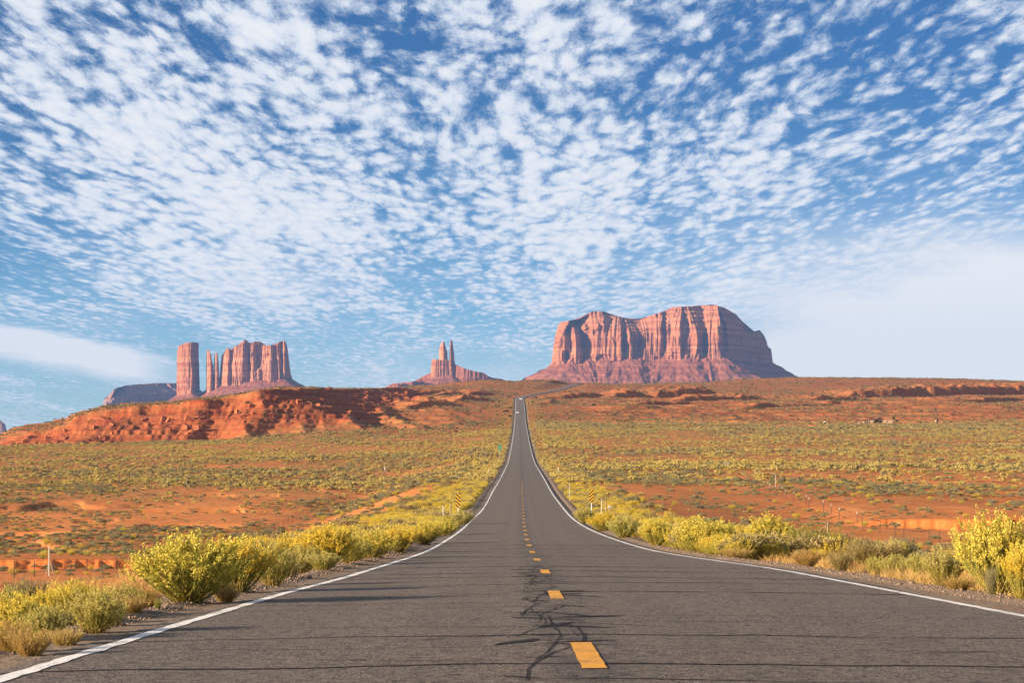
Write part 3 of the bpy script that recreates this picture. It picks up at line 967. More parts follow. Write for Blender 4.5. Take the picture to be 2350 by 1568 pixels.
def cliff_mesh(name, pts, D, sky, zc_fn, mat, parent, n=900, m=70, amp=12.0, batter=8.0, shoulder=0.0, sh_t=0.78, seed=1, hs=55.0, it=2, steps=0.0, sink=25.0, jogs=None, strata=()):
    """a cliff lofted round a footprint; its rim follows the skyline, columns and alcoves cut its faces"""
    sky = np.array(sky, float)
    sf = lambda px: np.interp(px, sky[:, 0], sky[:, 1])
    P = footprint(pts, D, n, it); Nn = normals(P)
    t = np.linspace(0, 1, m)[:, None]
    X = P[None, :, 0].repeat(m, 0); Y = P[None, :, 1].repeat(m, 0)
    zc = zc_fn(P)[None, :] - sink
    px = CX + X / Y * FPX
    zt0 = (HY - sf(px)) / FPX * Y
    Z = zc + (zt0 - zc) * t
    if jogs is not None:
        # buttresses: each steps back sharply on its right side
        jg = np.array(jogs, float)
        tw = px + 5 * fbm(Z / 60, px / 40, 3, seed + 41)
        jo = np.interp(tw, jg[:, 0], jg[:, 1]) * (0.10 + 0.95 * sstep(vnoise(px / 16, Z / 80, seed + 43), .30, .72)) * (0.25 + 0.75 * sstep(t, .0, .25))
        Y = Y + jo * sstep(-Nn[None, :, 1], 0.1, 0.6)
    # relief: tall columns, alcoves, fine flutes
    big = ridged(X / (hs * 3), Y / (hs * 3), Z / 900, 2, seed)
    colm = ridged(X / hs, Y / hs, Z / 420, 3, seed + 11)
    fl = fbm3(X / 11, Y / 11, Z / 120, 3, seed + 23)
    lay = fbm3(X / 160, Y / 160, Z / 16, 3, seed + 31, .6)
    c2 = ridged(X / (hs * .38), Y / (hs * .38), Z / 170, 2, seed + 51)
    alc = sstep(vnoise3(X / (hs * .55), Y / (hs * .55), Z / 55, seed + 61), .66, .80)
    d = amp * (1.1 * (big - .55) + 1.0 * (colm - .55) + 0.85 * (c2 - .55) + 0.42 * fl + 0.58 * lay - 0.45 * alc)
    for hc, dc in ((hs * .7, .55), (hs * .33, .34)):
        nn = vnoise3(X / hc, Y / hc, Z / (hc * 7), seed + 81 + int(hc))
        d = d - dc * amp * np.exp(-((nn - .5) / .045) ** 2) * (0.3 + 0.9 * vnoise3(X / 70, Y / 70, Z / 70, seed + 91))
    for q0, wq in strata:
        d = d - (0.2 + 0.8 * np.clip(-Nn[None, :, 1], 0, 1)) * wq * amp * sstep(t + 0.05 * fbm3(X / 90, Y / 90, Z * 0, 3, seed + 71), q0, q0 + .025) * (0.5 + vnoise3(X / 50, Y / 50, t * 0, seed + 73))
    d = d - batter * t
    if shoulder:
        d = d - (0.15 + 0.85 * np.clip(-Nn[None, :, 1], 0, 1)) * shoulder * sstep(t, sh_t, 1.0) ** 1.0
    if steps:
        d = d - steps * (np.floor(t * 5 + .3 * vnoise(X / 60, Y / 60, seed)) / 5)
    X = X + Nn[None, :, 0] * d; Y = Y + Nn[None, :, 1] * d
    px = CX + X / Y * FPX
    ztop = (HY - sf(px)) / FPX * Y
    Z = zc + (ztop - zc) * t
    cx, cy = P[:, 0].mean(), P[:, 1].mean()
    rows = [np.stack([X, Y, Z], -1)]
    ks = [0.985, 0.95, 0.88, 0.75, 0.6, 0.4, 0.2, 0.02]
    for k in ks:
        xx = cx + (X[-1] - cx) * k; yy = cy + (Y[-1] - cy) * k
        zz = (HY - sf(CX + xx / yy * FPX)) / FPX * yy - 0.02 * amp * (1 - k)
        rows.append(np.stack([xx, yy, zz], -1)[None])
    V = np.concatenate(rows, 0)
    return mesh_from(name, V.reshape(-1, 3), grid_faces(V.shape[0], n, True), mat, False, parent)


def talus_mesh(name, pts, D, zc_fn, zb, slope, mat, parent, n=700, m=60, amp=14.0, seed=3, it=2, hs=60.0, conc=1.35, inset=14.0, cs=0.0):
    """rubble apron with gullies that leaves the foot of the cliff and flattens outwards"""
    P = footprint(pts, D, n, it); Nn = normals(P, 41 if n > 300 else 15)
    zc = zc_fn(P)
    w = (zc - zb) / slope
    t = np.linspace(0, 1, m)[:, None]                 # 0 at the cliff, 1 at the toe
    rr = w[None, :] * t ** conc - inset * (1 - t)
    X = P[None, :, 0] + Nn[None, :, 0] * rr; Y = P[None, :, 1] + Nn[None, :, 1] * rr
    Z = zc[None, :] - (zc - zb)[None, :] * t
    g = ridged(P[None, :, 0] / hs + 0 * t, P[None, :, 1] / hs + t * 0.6, t * 1.5, 4, seed) - .5
    f = fbm3(X / 18, Y / 18, Z / 18, 4, seed + 9)
    lay = vnoise(X / 90, Z / 11, seed + 17) - .5
    k = np.sin(np.pi * np.clip(t, 0, 1)) ** .7
    g2 = ridged(P[None, :, 0] / (hs * .4) + 0 * t, P[None, :, 1] / (hs * .4) + t * .5, t * 2.5, 2, seed + 5) - .5
    d = amp * (2.0 * g * k + 0.8 * g2 * k + 0.5 * f + 0.55 * lay * k)
    X = X + Nn[None, :, 0] * d; Y = Y + Nn[None, :, 1] * d
    Z = Z + 0.3 * amp * f * k
    V = np.stack([X, Y, Z], -1)
    # close the top so nothing can be seen through
    top = np.stack([P[:, 0].mean() + (X[0] - P[:, 0].mean()) * .2, P[:, 1].mean() + (Y[0] - P[:, 1].mean()) * .2, Z[0] + 2], -1)[None]
    V = np.concatenate([top, V], 0)
    return mesh_from(name, V.reshape(-1, 3), grid_faces(V.shape[0], n, True)[:, ::-1], mat, False, parent)


def zat(vy, D):
    return (HY - vy) / FPX * D


def rooted(label, cat, name, vx, D, z):
    r = empty(name, ((vx - CX) / FPX * D, D, z))
    tag(r, label, cat)
    return r


def own(o, root):
    """meshes were made in world metres: keep them there under their root"""
    o.parent = root
    o.matrix_parent_inverse = Matrix.Translation(-root.location)
    return o


def build_buttes():
    # --- the great mesa right of the road
    D = 9000.0
    k = lambda a: [(1171.7 + .2992 * x, 674.9 + .2992 * y) for x, y in a]
    sky = k([(318, 300), (335, 283), (345, 262), (380, 222), (410, 212), (480, 200), (550, 185), (585, 160), (612, 138), (622, 132), (715, 132), (740, 150), (770, 170), (840, 173), (855, 185), (900, 205), (945, 207),
             (1000, 200), (1050, 172), (1130, 147), (1230, 113), (1240, 101), (1400, 93), (1500, 85), (1550, 81), (1640, 104), (1650, 124), (1730, 155), (1770, 205), (1775, 258), (1795, 280), (1820, 296), (1870, 289), (1885, 291), (1910, 276),
             (1945, 318), (1970, 377), (1990, 374), (1995, 358), (2000, 372), (2011, 440), (2014, 500)])
    root = rooted('massive red mesa right of the road, its right flank in blue shadow', 'mesa', 'mesa', 1540, D, 48)
    px = lambda c: 1171.7 + .2992 * c
    fp = [(px(345), 40), (px(420), -20), (px(640), 15), (px(860), -10), (px(1100), 20), (px(1330), -30), (px(1500), 0), (px(1630), -20), (px(1680), 40), (px(1800), 190), (px(1900), 330), (px(1990), 470), (px(2004), 560),
          (px(1900), 640), (px(1400), 620), (px(700), 560), (px(400), 420), (px(335), 200)]
    zc = lambda P: zat(np.interp(CX + P[:, 0] / P[:, 1] * FPX, [px(330), px(600), px(900), px(1200), px(1650), px(2010)], [825, 818, 812, 816, 812, 824]), P[:, 1])
    c = own(cliff_mesh('cliff', fp, D, sky, zc, M['cliff'], None, 2000, 100, 22.0, 12.0, 30.0, 0.72, 5, 78.0, 2, jogs=[(px(a), b) for a, b in [(330, 0), (398, -10), (402, -12), (436, 50), (490, 0), (496, -8), (548, 58), (640, 10), (700, 0), (724, 26), (800, -5), (845, -10), (866, 40), (905, -5), (915, -10), (950, 55), (1020, 5), (1140, -18), (1172, 42), (1260, 0), (1300, -10), (1322, 28), (1400, -5), (1425, -14), (1494, 62), (1545, 0), (1598, -16), (1644, 40), (1660, 0)]], strata=((.66, .35), (.74, .40), (.82, .5), (.90, .6))), root)
    t = own(talus_mesh('talus', fp, D, zc, 40.0, 0.50, M['talus'], None, 1300, 80, 34.0, 8, 2, 90.0), root)

    # --- castle-like butte left of the road with two free spires
    D = 8600.0
    q = lambda a: [(215.6 + .2393 * x, 749.9 + .2393 * y) for x, y in a]
    pq = lambda c: 215.6 + .2393 * c
    root = rooted('castle-like red butte with jagged rim and two thin spires beside its left end', 'butte', 'butte', 580, D, 48)
    sky = q([(1195, 420), (1212, 330), (1218, 298), (1232, 258), (1242, 268), (1250, 285), (1262, 225), (1268, 212), (1288, 209), (1298, 228), (1305, 250), (1318, 222), (1335, 212), (1352, 188), (1390, 172), (1438, 156), (1442, 128), (1455, 124), (1466, 150),
             (1482, 155), (1490, 165), (1512, 168), (1525, 150), (1545, 140), (1600, 144), (1613, 180), (1640, 176), (1690, 180), (1735, 176), (1745, 182), (1757, 158), (1785, 142), (1792, 150), (1802, 143), (1830, 134), (1845, 160), (1858, 215), (1866, 290), (1884, 440), (1890, 470)])
    fp = [(pq(1212), 40), (pq(1260), 0), (pq(1400), -25), (pq(1480), 5), (pq(1530), -20), (pq(1640), -5), (pq(1740), -30), (pq(1780), 0), (pq(1830), -10), (pq(1862), 30), (pq(1888), 90), (pq(1870), 150), (pq(1600), 170), (pq(1350), 150), (pq(1225), 100)]
    zc = lambda P: zat(np.interp(CX + P[:, 0] / P[:, 1] * FPX, [pq(760), pq(1000), pq(1200), pq(1500), pq(1750), pq(1890)], [898, 893, 885, 876, 871, 861]), P[:, 1])
    own(cliff_mesh('cliff', fp, D, sky, zc, M['cliff_pale'], None, 1400, 80, 12.0, 6.0, 0, .8, 15, 40.0, 2, jogs=[(pq(a), b) for a, b in [(1212, 0), (1290, -5), (1308, 12), (1335, 0), (1470, -6), (1492, 22), (1510, -4), (1530, -5), (1556, 14), (1680, -4), (1695, -6), (1748, 22), (1760, -6), (1775, -8), (1805, 22), (1815, -8), (1838, -8), (1868, 12)]]), root)
    fpt = [(pq(1060), 40), (pq(1210), -10), (pq(1500), -35), (pq(1800), -30), (pq(1880), 20), (pq(1895), 90), (pq(1800), 190), (pq(1350), 190), (pq(1080), 130)]
    own(talus_mesh('talus', fpt, D, zc, 40.0, 0.46, M['talus'], None, 900, 60, 13.0, 18, 2, 50.0), root)
    sk1 = q([(1070, 420), (1078, 290), (1084, 228), (1092, 218), (1104, 224), (1112, 250), (1126, 272), (1131, 330), (1142, 360), (1152, 372), (1160, 420)])
    f1 = [(pq(1072), 20), (pq(1090), 0), (pq(1125), -5), (pq(1150), 15), (pq(1152), 40), (pq(1115), 55), (pq(1080), 45)]
    own(cliff_mesh('spire', f1, D, sk1, zc, M['cliff_pale'], None, 260, 60, 3.0, 3.0, 0, .8, 25, 14.0, 2, 0, 40), root)
    sk2 = q([(1142, 400), (1150, 330), (1160, 262), (1168, 252), (1183, 250), (1189, 290), (1196, 340), (1206, 540)])
    f2 = [(pq(1150), 20), (pq(1165), 0), (pq(1185), 0), (pq(1204), 25), (pq(1200), 50), (pq(1170), 55), (pq(1152), 40)]
    own(cliff_mesh('spire', f2, D, sk2, zc, M['cliff_pale'], None, 220, 60, 2.5, 2.5, 0, .8, 27, 13.0, 2, 0, 40), root)

    # --- thick free-standing pillar next to it
    root = rooted('thick lone rock pillar with flat top standing left of the jagged butte', 'rock pillar', 'rock_pillar', 430, D, 48)
    sk = q([(786, 420), (792, 300), (800, 226), (812, 190), (822, 178), (880, 156), (940, 149), (1002, 154), (1010, 190), (1014, 300), (1018, 340), (1012, 560)])
    fp = [(pq(792), 60), (pq(800), 20), (pq(860), -10), (pq(935), -20), (pq(950), 0), (pq(985), 70), (pq(1014), 120), (pq(990), 160), (pq(860), 150), (pq(800), 110)]
    zc2 = lambda P: zat(np.interp(CX + P[:, 0] / P[:, 1] * FPX, [pq(760), pq(900), pq(1000), pq(1030)], [902, 897, 888, 884]), P[:, 1])
    own(cliff_mesh('cliff', fp, D, sk, zc2, M['cliff'], None, 800, 80, 6.5, 7.0, 0, .8, 35, 30.0, 2), root)
    own(talus_mesh('talus', fp, D, zc2, 40.0, 0.5, M['talus'], None, 500, 50, 7.0, 38, 2, 40.0), root)

    # --- double spired butte left of the road's vanishing point
    D = 8950.0
    r = lambda a: [(843.7 + .15956 * x, 749.9 + .15956 * y) for x, y in a]
    pr = lambda c: 843.7 + .15956 * c
    root = rooted('small butte with twin pointed spires rising just left of the road', 'butte', 'spired_butte', 1020, D, 48)
    zc3 = lambda P: zat(np.interp(CX + P[:, 0] / P[:, 1] * FPX, [pr(900), pr(1000), pr(1200), pr(1300)], [857, 858, 853, 842]), P[:, 1])
    skb = r([(905, 520), (915, 478), (925, 470), (960, 472), (1010, 470), (1020, 478), (1140, 480), (1190, 480), (1255, 500), (1268, 548), (1280, 560)])
    fb = [(pr(918), 30), (pr(930), 0), (pr(1040), -15), (pr(1150), 0), (pr(1215), -5), (pr(1245), 40), (pr(1270), 90), (pr(1150), 120), (pr(980), 110), (pr(925), 70)]
    own(cliff_mesh('cliff', fb, D, skb, zc3, M['cliff'], None, 700, 50, 5.0, 4.0, 0, .8, 45, 20.0, 2), root)
    s1 = r([(1018, 470), (1030, 330), (1036, 298), (1060, 232), (1080, 222), (1092, 214), (1108, 228), (1120, 288), (1142, 352), (1156, 400), (1160, 480)])
    f1 = [(pr(1022), 45), (pr(1045), 15), (pr(1100), 5), (pr(1140), 40), (pr(1154), 65), (pr(1110), 80), (pr(1040), 75)]
    zs1 = lambda P: zat(832 + 0 * P[:, 0], P[:, 1])
    own(cliff_mesh('spire', f1, D, s1, zs1, M['cliff_pale'], None, 260, 50, 2.6, 2.0, 0, .8, 55, 12.0, 2), root)
    s2 = r([(1176, 420), (1183, 300), (1185, 232), (1188, 204), (1192, 199), (1214, 200), (1219, 222), (1226, 255), (1240, 365), (1252, 460), (1262, 520)])
    f2 = [(pr(1178), 35), (pr(1186), 20), (pr(1200), 20), (pr(1235), 60), (pr(1254), 85), (pr(1225), 100), (pr(1185), 80)]
    own(cliff_mesh('spire', f2, D, s2, zs1, M['cliff'], None, 220, 50, 1.8, 1.0, 0, .8, 57, 12.0, 2), root)
    own(talus_mesh('talus', fb, D, zc3, 40.0, 0.62, M['talus'], None, 600, 50, 8.0, 48, 2, 40.0), root)
    ssh = r([(170, 940), (200, 897), (230, 885), (285, 858), (345, 824), (360, 819), (500, 806), (640, 795), (680, 785), (722, 768), (760, 735), (800, 712), (860, 690), (925, 655), (960, 650), (990, 660)])
    fs = [(pr(150), 220), (pr(200), 130), (pr(640), 70), (pr(960), 30), (pr(1060), 50), (pr(1060), 120), (pr(700), 260), (pr(200), 330)]
    zsh = lambda P: zat(905 + 0 * P[:, 0], P[:, 1])
    own(cliff_mesh('shoulder', fs, D, ssh, zsh, M['talus'], None, 700, 40, 5.0, 6.0, 0, .8, 65, 30.0, 1, 0, 60), root)
    srg = r([(1230, 530), (1266, 546), (1320, 572), (1400, 605), (1470, 625), (1530, 640), (1600, 655), (1668, 664), (1690, 690), (1760, 730), (1850, 744), (1930, 752), (1965, 772), (2100, 800)])
    fr = [(pr(1150), 60), (pr(1230), 5), (pr(1450), -10), (pr(1680), 0), (pr(1960), 40), (pr(2080), 120), (pr(1700), 180), (pr(1180), 150)]
    zrg = lambda P: zat(900 + 0 * P[:, 0], P[:, 1])
    own(cliff_mesh('ridge', fr, D, srg, zrg, M['talus'], None, 700, 40, 9.0, 6.0, 0, .8, 75, 30.0, 1, 0, 60), root)

    # --- long pale mesa far behind the pillar
    D = 10500.0
    sk = q([(80, 760), (98, 700), (104, 686), (150, 660), (192, 602), (200, 594), (285, 572), (292, 566), (430, 552), (600, 541), (790, 542), (900, 545)])
    root = rooted('long low purple mesa in the far distance behind the lone pillar', 'mesa', 'distant_mesa', 320, D, 20)
    fp = [(pq(104), 0), (pq(200), 40), (pq(300), 70), (pq(450), 140), (pq(600), 215), (pq(850), 330), (pq(900), 600), (pq(500), 650), (pq(150), 400)]
    zc4 = lambda P: zat(936 + 0 * P[:, 0], P[:, 1])
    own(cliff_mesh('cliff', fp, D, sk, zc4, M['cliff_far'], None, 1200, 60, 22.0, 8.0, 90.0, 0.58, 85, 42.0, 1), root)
    own(talus_mesh('talus', fp, D, zc4, -30.0, 0.6, M['talus'], None, 300, 30, 12.0, 88, 1, 60.0), root)

    # --- butte cut by the left edge, and a low dome between
    D = 11000.0
    sk = [(-60, 962), (-10, 963), (0, 965), (6, 969), (10, 972), (14, 980), (15.5, 994), (17, 1020)]
    root = rooted('small bluish butte at the far left edge above the red hill', 'butte', 'distant_butte', 5, D, -30)
    fp = [(-60, 40), (-10, 0), (10, -10), (15, 60), (16, 150), (0, 260), (-60, 260)]
    zc5 = lambda P: zat(1002 + 0 * P[:, 0], P[:, 1])
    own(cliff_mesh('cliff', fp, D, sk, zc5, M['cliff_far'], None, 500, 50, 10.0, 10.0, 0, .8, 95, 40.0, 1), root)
    own(talus_mesh('talus', fp, D, zc5, -40.0, 0.9, M['talus'], None, 300, 30, 9.0, 98, 1, 60.0), root)
    sk = [(130, 975), (148, 962), (156, 955), (164, 952), (172, 953), (178, 958), (190, 962), (215, 970)]
    fp = [(140, 60), (150, 0), (180, 0), (205, 80), (190, 200), (150, 200)]
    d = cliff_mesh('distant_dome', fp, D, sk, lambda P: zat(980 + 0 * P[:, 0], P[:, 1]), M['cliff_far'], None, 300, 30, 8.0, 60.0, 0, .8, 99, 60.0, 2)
    tag(d, 'small rounded lilac rock dome peeking over the left hill slope', 'butte')

# ------------------------------------------------------------------ vegetation
def unit(v):
    return v / (np.linalg.norm(v, axis=-1, keepdims=True) + 1e-9)


def quads(c, u, w, su, sw):
    """c,u,w (n,3); half sizes su,sw (n,) -> verts, faces"""
    su = np.asarray(su)[:, None]; sw = np.asarray(sw)[:, None]
    V = np.stack([c - u * su - w * sw, c + u * su - w * sw * .6, c + u * su * 1.0 + w * sw * .6, c - u * su + w * sw], 1)
    n = len(c)
    return V.reshape(-1, 3), np.arange(n * 4).reshape(n, 4)


def join(parts):
    V = []; F = []; o = 0
    for v, f in parts:
        V.append(v); F.append(f + o); o += len(v)
    return np.concatenate(V), np.concatenate(F)


def tubes(paths, r0, r1, n=3):
    """paths (S,K,3) -> tapered tubes"""
    S, K, _ = paths.shape
    d = unit(np.gradient(paths, axis=1))
    ref = np.array([0.31, 0.87, 0.39])
    a = unit(np.cross(d, ref)); b = np.cross(d, a)
    t = np.linspace(0, 1, K)[None, :, None]
    r = (r0 * (1 - t) + r1 * t)
    ang = np.arange(n) * 2 * np.pi / n
    V = paths[:, :, None, :] + (a[:, :, None, :] * np.cos(ang)[None, None, :, None] + b[:, :, None, :] * np.sin(ang)[None, None, :, None]) * r[:, :, None, :]
    f = grid_faces(K, n, True)
    F = (f[None] + (np.arange(S) * K * n)[:, None, None]).reshape(-1, 4)
    return V.reshape(-1, 3), F


def rnd_dir(rg, n):
    return unit(rg.normal(size=(n, 3)))


def stems_dome(rg, S, spread, K=6, lo=0.75, flat=0.0):
    """curving stems that leave one crown and end on an uneven dome of height 1"""
    az = rg.uniform(0, 2 * np.pi, S)
    th = spread * np.sqrt(rg.uniform(0, 1, S))
    lump = 0.5 + 0.5 * np.sin(az * 3 + rg.uniform(0, 6)) * np.sin(th * 4 + rg.uniform(0, 6))
    L = (lo + (1 - lo) * rg.uniform(0, 1, S)) * (0.86 + 0.2 * lump)
    t = np.linspace(0, 1, K)[None, :]
    out = L[:, None] * np.sin(th)[:, None] * (t ** 0.85)
    up = L[:, None] * np.cos(th)[:, None] * (t ** 1.05) + 0.10 * L[:, None] * np.sin(th)[:, None] * t ** 2.2
    jit = rg.normal(0, 0.012, (S, K, 2)) * t[:, :, None]
    x = np.cos(az)[:, None] * out + 0.05 * rg.normal(size=(S, 1)) + jit[:, :, 0]
    y = np.sin(az)[:, None] * out + 0.05 * rg.normal(size=(S, 1)) + jit[:, :, 1]
    return np.stack([x, y, up - 0.03], -1)


def make_rabbitbrush(seed, S=190, spread=1.0, bloom=1.0, leafy=1.0):
    rg = np.random.default_rng(seed)
    P = stems_dome(rg, S, spread)
    st = tubes(P, 0.0075, 0.0028)
    tip = P[:, -1]; tdir = unit(P[:, -1] - P[:, -2])
    # side twigs near the top, each ending in a plume of bloom
    nb = 8
    o = unit(tdir[:, None, :] * 1.0 + rg.normal(0, .55, (S, nb, 3)) + np.array([0, 0, .35]))
    start = P[:, -2][:, None, :] + (tip - P[:, -2])[:, None, :] * rg.uniform(-.6, .9, (S, nb, 1))
    ln = rg.uniform(0.05, 0.14, (S, nb, 1))
    end = start + o * ln
    tw = np.stack([start, (start + end) / 2 + rg.normal(0, .004, start.shape), end], 2).reshape(-1, 3, 3)
    tw_ = tubes(tw, 0.0026, 0.0016)
    stems = join([st, tw_])
    # narrow leaves
    nl = int(26 * leafy)
    k = rg.uniform(0.30, 1.0, (S, nl)) ** 0.8 * (P.shape[1] - 1.001)
    i = k.astype(int); f = (k - i)[..., None]
    s_ = np.arange(S)[:, None]
    c = P[s_, i] * (1 - f) + P[s_, i + 1] * f
    dirn = unit(P[s_, i + 1] - P[s_, i])
    u = unit(dirn * 0.9 + rg.normal(0, .55, c.shape))
    w = unit(np.cross(u, rg.normal(size=c.shape)))
    ll = rg.uniform(0.020, 0.042, c.shape[:2])
    leaves = quads((c + u * ll[..., None]).reshape(-1, 3), u.reshape(-1, 3), w.reshape(-1, 3), ll.ravel(), np.full(ll.size, 0.0042))
    # plumes
    ends = end.reshape(-1, 3); ax = o.reshape(-1, 3)
    keep = rg.uniform(size=len(ends)) < bloom
    ends = ends[keep]; ax = ax[keep]
    nf = 9
    q = rg.uniform(-0.055, 0.022, (len(ends), nf, 1))
    cc = ends[:, None, :] + ax[:, None, :] * q + rg.normal(0, 0.0095, (len(ends), nf, 3))
    uu = unit(rg.normal(size=cc.shape) + np.array([0, 0, .6])); wv = unit(np.cross(uu, rg.normal(size=cc.shape)))
    sz = rg.uniform(0.0045, 0.0095, cc.shape[:2])
    fl = quads(cc.reshape(-1, 3), uu.reshape(-1, 3), wv.reshape(-1, 3), sz.ravel() * 1.25, sz.ravel())
    return {'stems': stems, 'leaves': leaves, 'flowers': fl}


def make_grassy(seed, S=240, spread=0.75, bl=5):
    """dense fine upright shoots, no bloom"""
    rg = np.random.default_rng(seed)
    P = stems_dome(rg, S, spread, 5, 0.55)
    st = tubes(P, 0.005, 0.0015)
    nl = 26
    k = rg.uniform(0.2, 1.0, (S, nl)) * (P.shape[1] - 1.001)
    i = k.astype(int); f = (k - i)[..., None]; s_ = np.arange(S)[:, None]
    c = P[s_, i] * (1 - f) + P[s_, i + 1] * f
    u = unit(unit(P[s_, i + 1] - P[s_, i]) + rg.normal(0, .38, c.shape)); w = unit(np.cross(u, rg.normal(size=c.shape)))
    ll = rg.uniform(0.02, 0.055, c.shape[:2])
    lv = quads((c + u * ll[..., None]).reshape(-1, 3), u.reshape(-1, 3), w.reshape(-1, 3), ll.ravel(), np.full(ll.size, 0.0042))
    return {'stems': st, 'leaves': lv}


def make_sage(seed, n=260, size=0.075, wide=0.85):
    """low rounded shrub: lobes of small leaves over dark twigs, height 1"""
    rg = np.random.default_rng(seed)
    L = 11
    az = rg.uniform(0, 2 * np.pi, L); r = wide * np.sqrt(rg.uniform(0.02, 1, L)) * 0.72
    lz = 0.30 + 0.40 * (1 - (r / wide) ** 2) * rg.uniform(0.6, 1.15, L)
    lc = np.stack([r * np.cos(az), r * np.sin(az), lz], -1); lr = rg.uniform(0.20, 0.34, L)
    k = rg.integers(0, L, n)
    d = rnd_dir(rg, n); d[:, 2] = np.abs(d[:, 2]) * 1.0 - 0.25 * (rg.uniform(size=n) < .35)
    c = lc[k] + d * (lr[k] * rg.uniform(0.55, 1.08, n) ** .6)[:, None]
    c[:, 2] = np.maximum(c[:, 2], 0.02)
    u = unit(d + rg.normal(0, .6, (n, 3)) + np.array([0, 0, .5])); w = unit(np.cross(u, rg.normal(size=(n, 3))))
    s = size * rg.uniform(.6, 1.3, n)
    return quads(c, u, w, s * 1.15, s * .62)


VEG = {}


def veg_meshes():
    def mk(name, vf, mat):
        o = mesh_from(name, vf[0], vf[1], mat, False, None, None, False)
        me = o.data
        bpy.data.objects.remove(o)
        return me
    specs = {'bloom0': (1, 210, 1.02, 1.0, 'flower', 'leaf'), 'bloom1': (2, 190, 0.9, 0.95, 'flower', 'leaf'), 'bloom2': (3, 200, 1.12, 0.9, 'flower', 'leaf'),
             'bloom3': (4, 170, 0.85, 0.6, 'flower2', 'leaf'), 'bloom4': (5, 180, 1.0, 0.75, 'flower2', 'leaf')}
    for k, (sd, S, sp, bl, fm, lm) in specs.items():
        d = make_rabbitbrush(sd, S, sp, bl)
        VEG[k] = [('stems', mk('stems', d['stems'], M['stem'])), ('leaves', mk('leaves', d['leaves'], M[lm])), ('flowers', mk('flowers', d['flowers'], M[fm]))]
    for k, (sd, sp, lm) in {'pale0': (11, 0.7, 'sage_y'), 'pale1': (12, 0.9, 'sage'), 'grey0': (13, 0.6, 'sage_g'), 'rush0': (14, 0.8, 'rush'), 'straw0': (15, 0.75, 'straw')}.items():
        d = make_grassy(sd, 260, sp)
        VEG[k] = [('stems', mk('stems', d['stems'], M['stem'])), ('leaves', mk('leaves', d['leaves'], M[lm]))]
    d = make_rabbitbrush(21, 80, 1.0, 0.9, 0.8)
    parts = [d['stems'], d['leaves'], d['flowers']]
    v, f = join(parts)
    me = mk('rabbitbrush', (v * np.array([.8, .8, .95]), f), M['stem'])
    me.materials.append(M['leaf']); me.materials.append(M['flower'])
    me.polygons.foreach_set('material_index', np.repeat([0, 1, 2], [len(p[1]) for p in parts]).astype(np.int32))
    VEG['sageC'] = me
    for j, (nm, mt) in enumerate((('sageA', 'sage'), ('sageB', 'sage_g'), ('sageC', 'sage_y'))):
        if nm != 'sageC':
            VEG[nm] = mk('sagebrush', make_sage(30 + j, 1000, 0.034), M[mt])
        VEG[nm + '_far'] = mk('sagebrush', make_sage(40 + j, 60, 0.15), M[mt])
    VEG['dark_far'] = mk('juniper', make_sage(50, 90, 0.13, 0.7), M['dark_leaf'])


def plant(kind, x, y, h, w, label, cat='shrub', name='rabbitbrush', group=None, rz=None, sink=0.03):
    z = max(tz(x, y), -1e9)
    rz = random.uniform(0, 6.28) if rz is None else rz
    r = empty(name, (x, y, z - sink), rz)
    r.scale = (w, w, h)
    tag(r, label, cat, group)
    for nm, me in VEG[kind]:
        o = bpy.data.objects.new(nm, me)
        COL.objects.link(o)
        o.parent = r
    return r


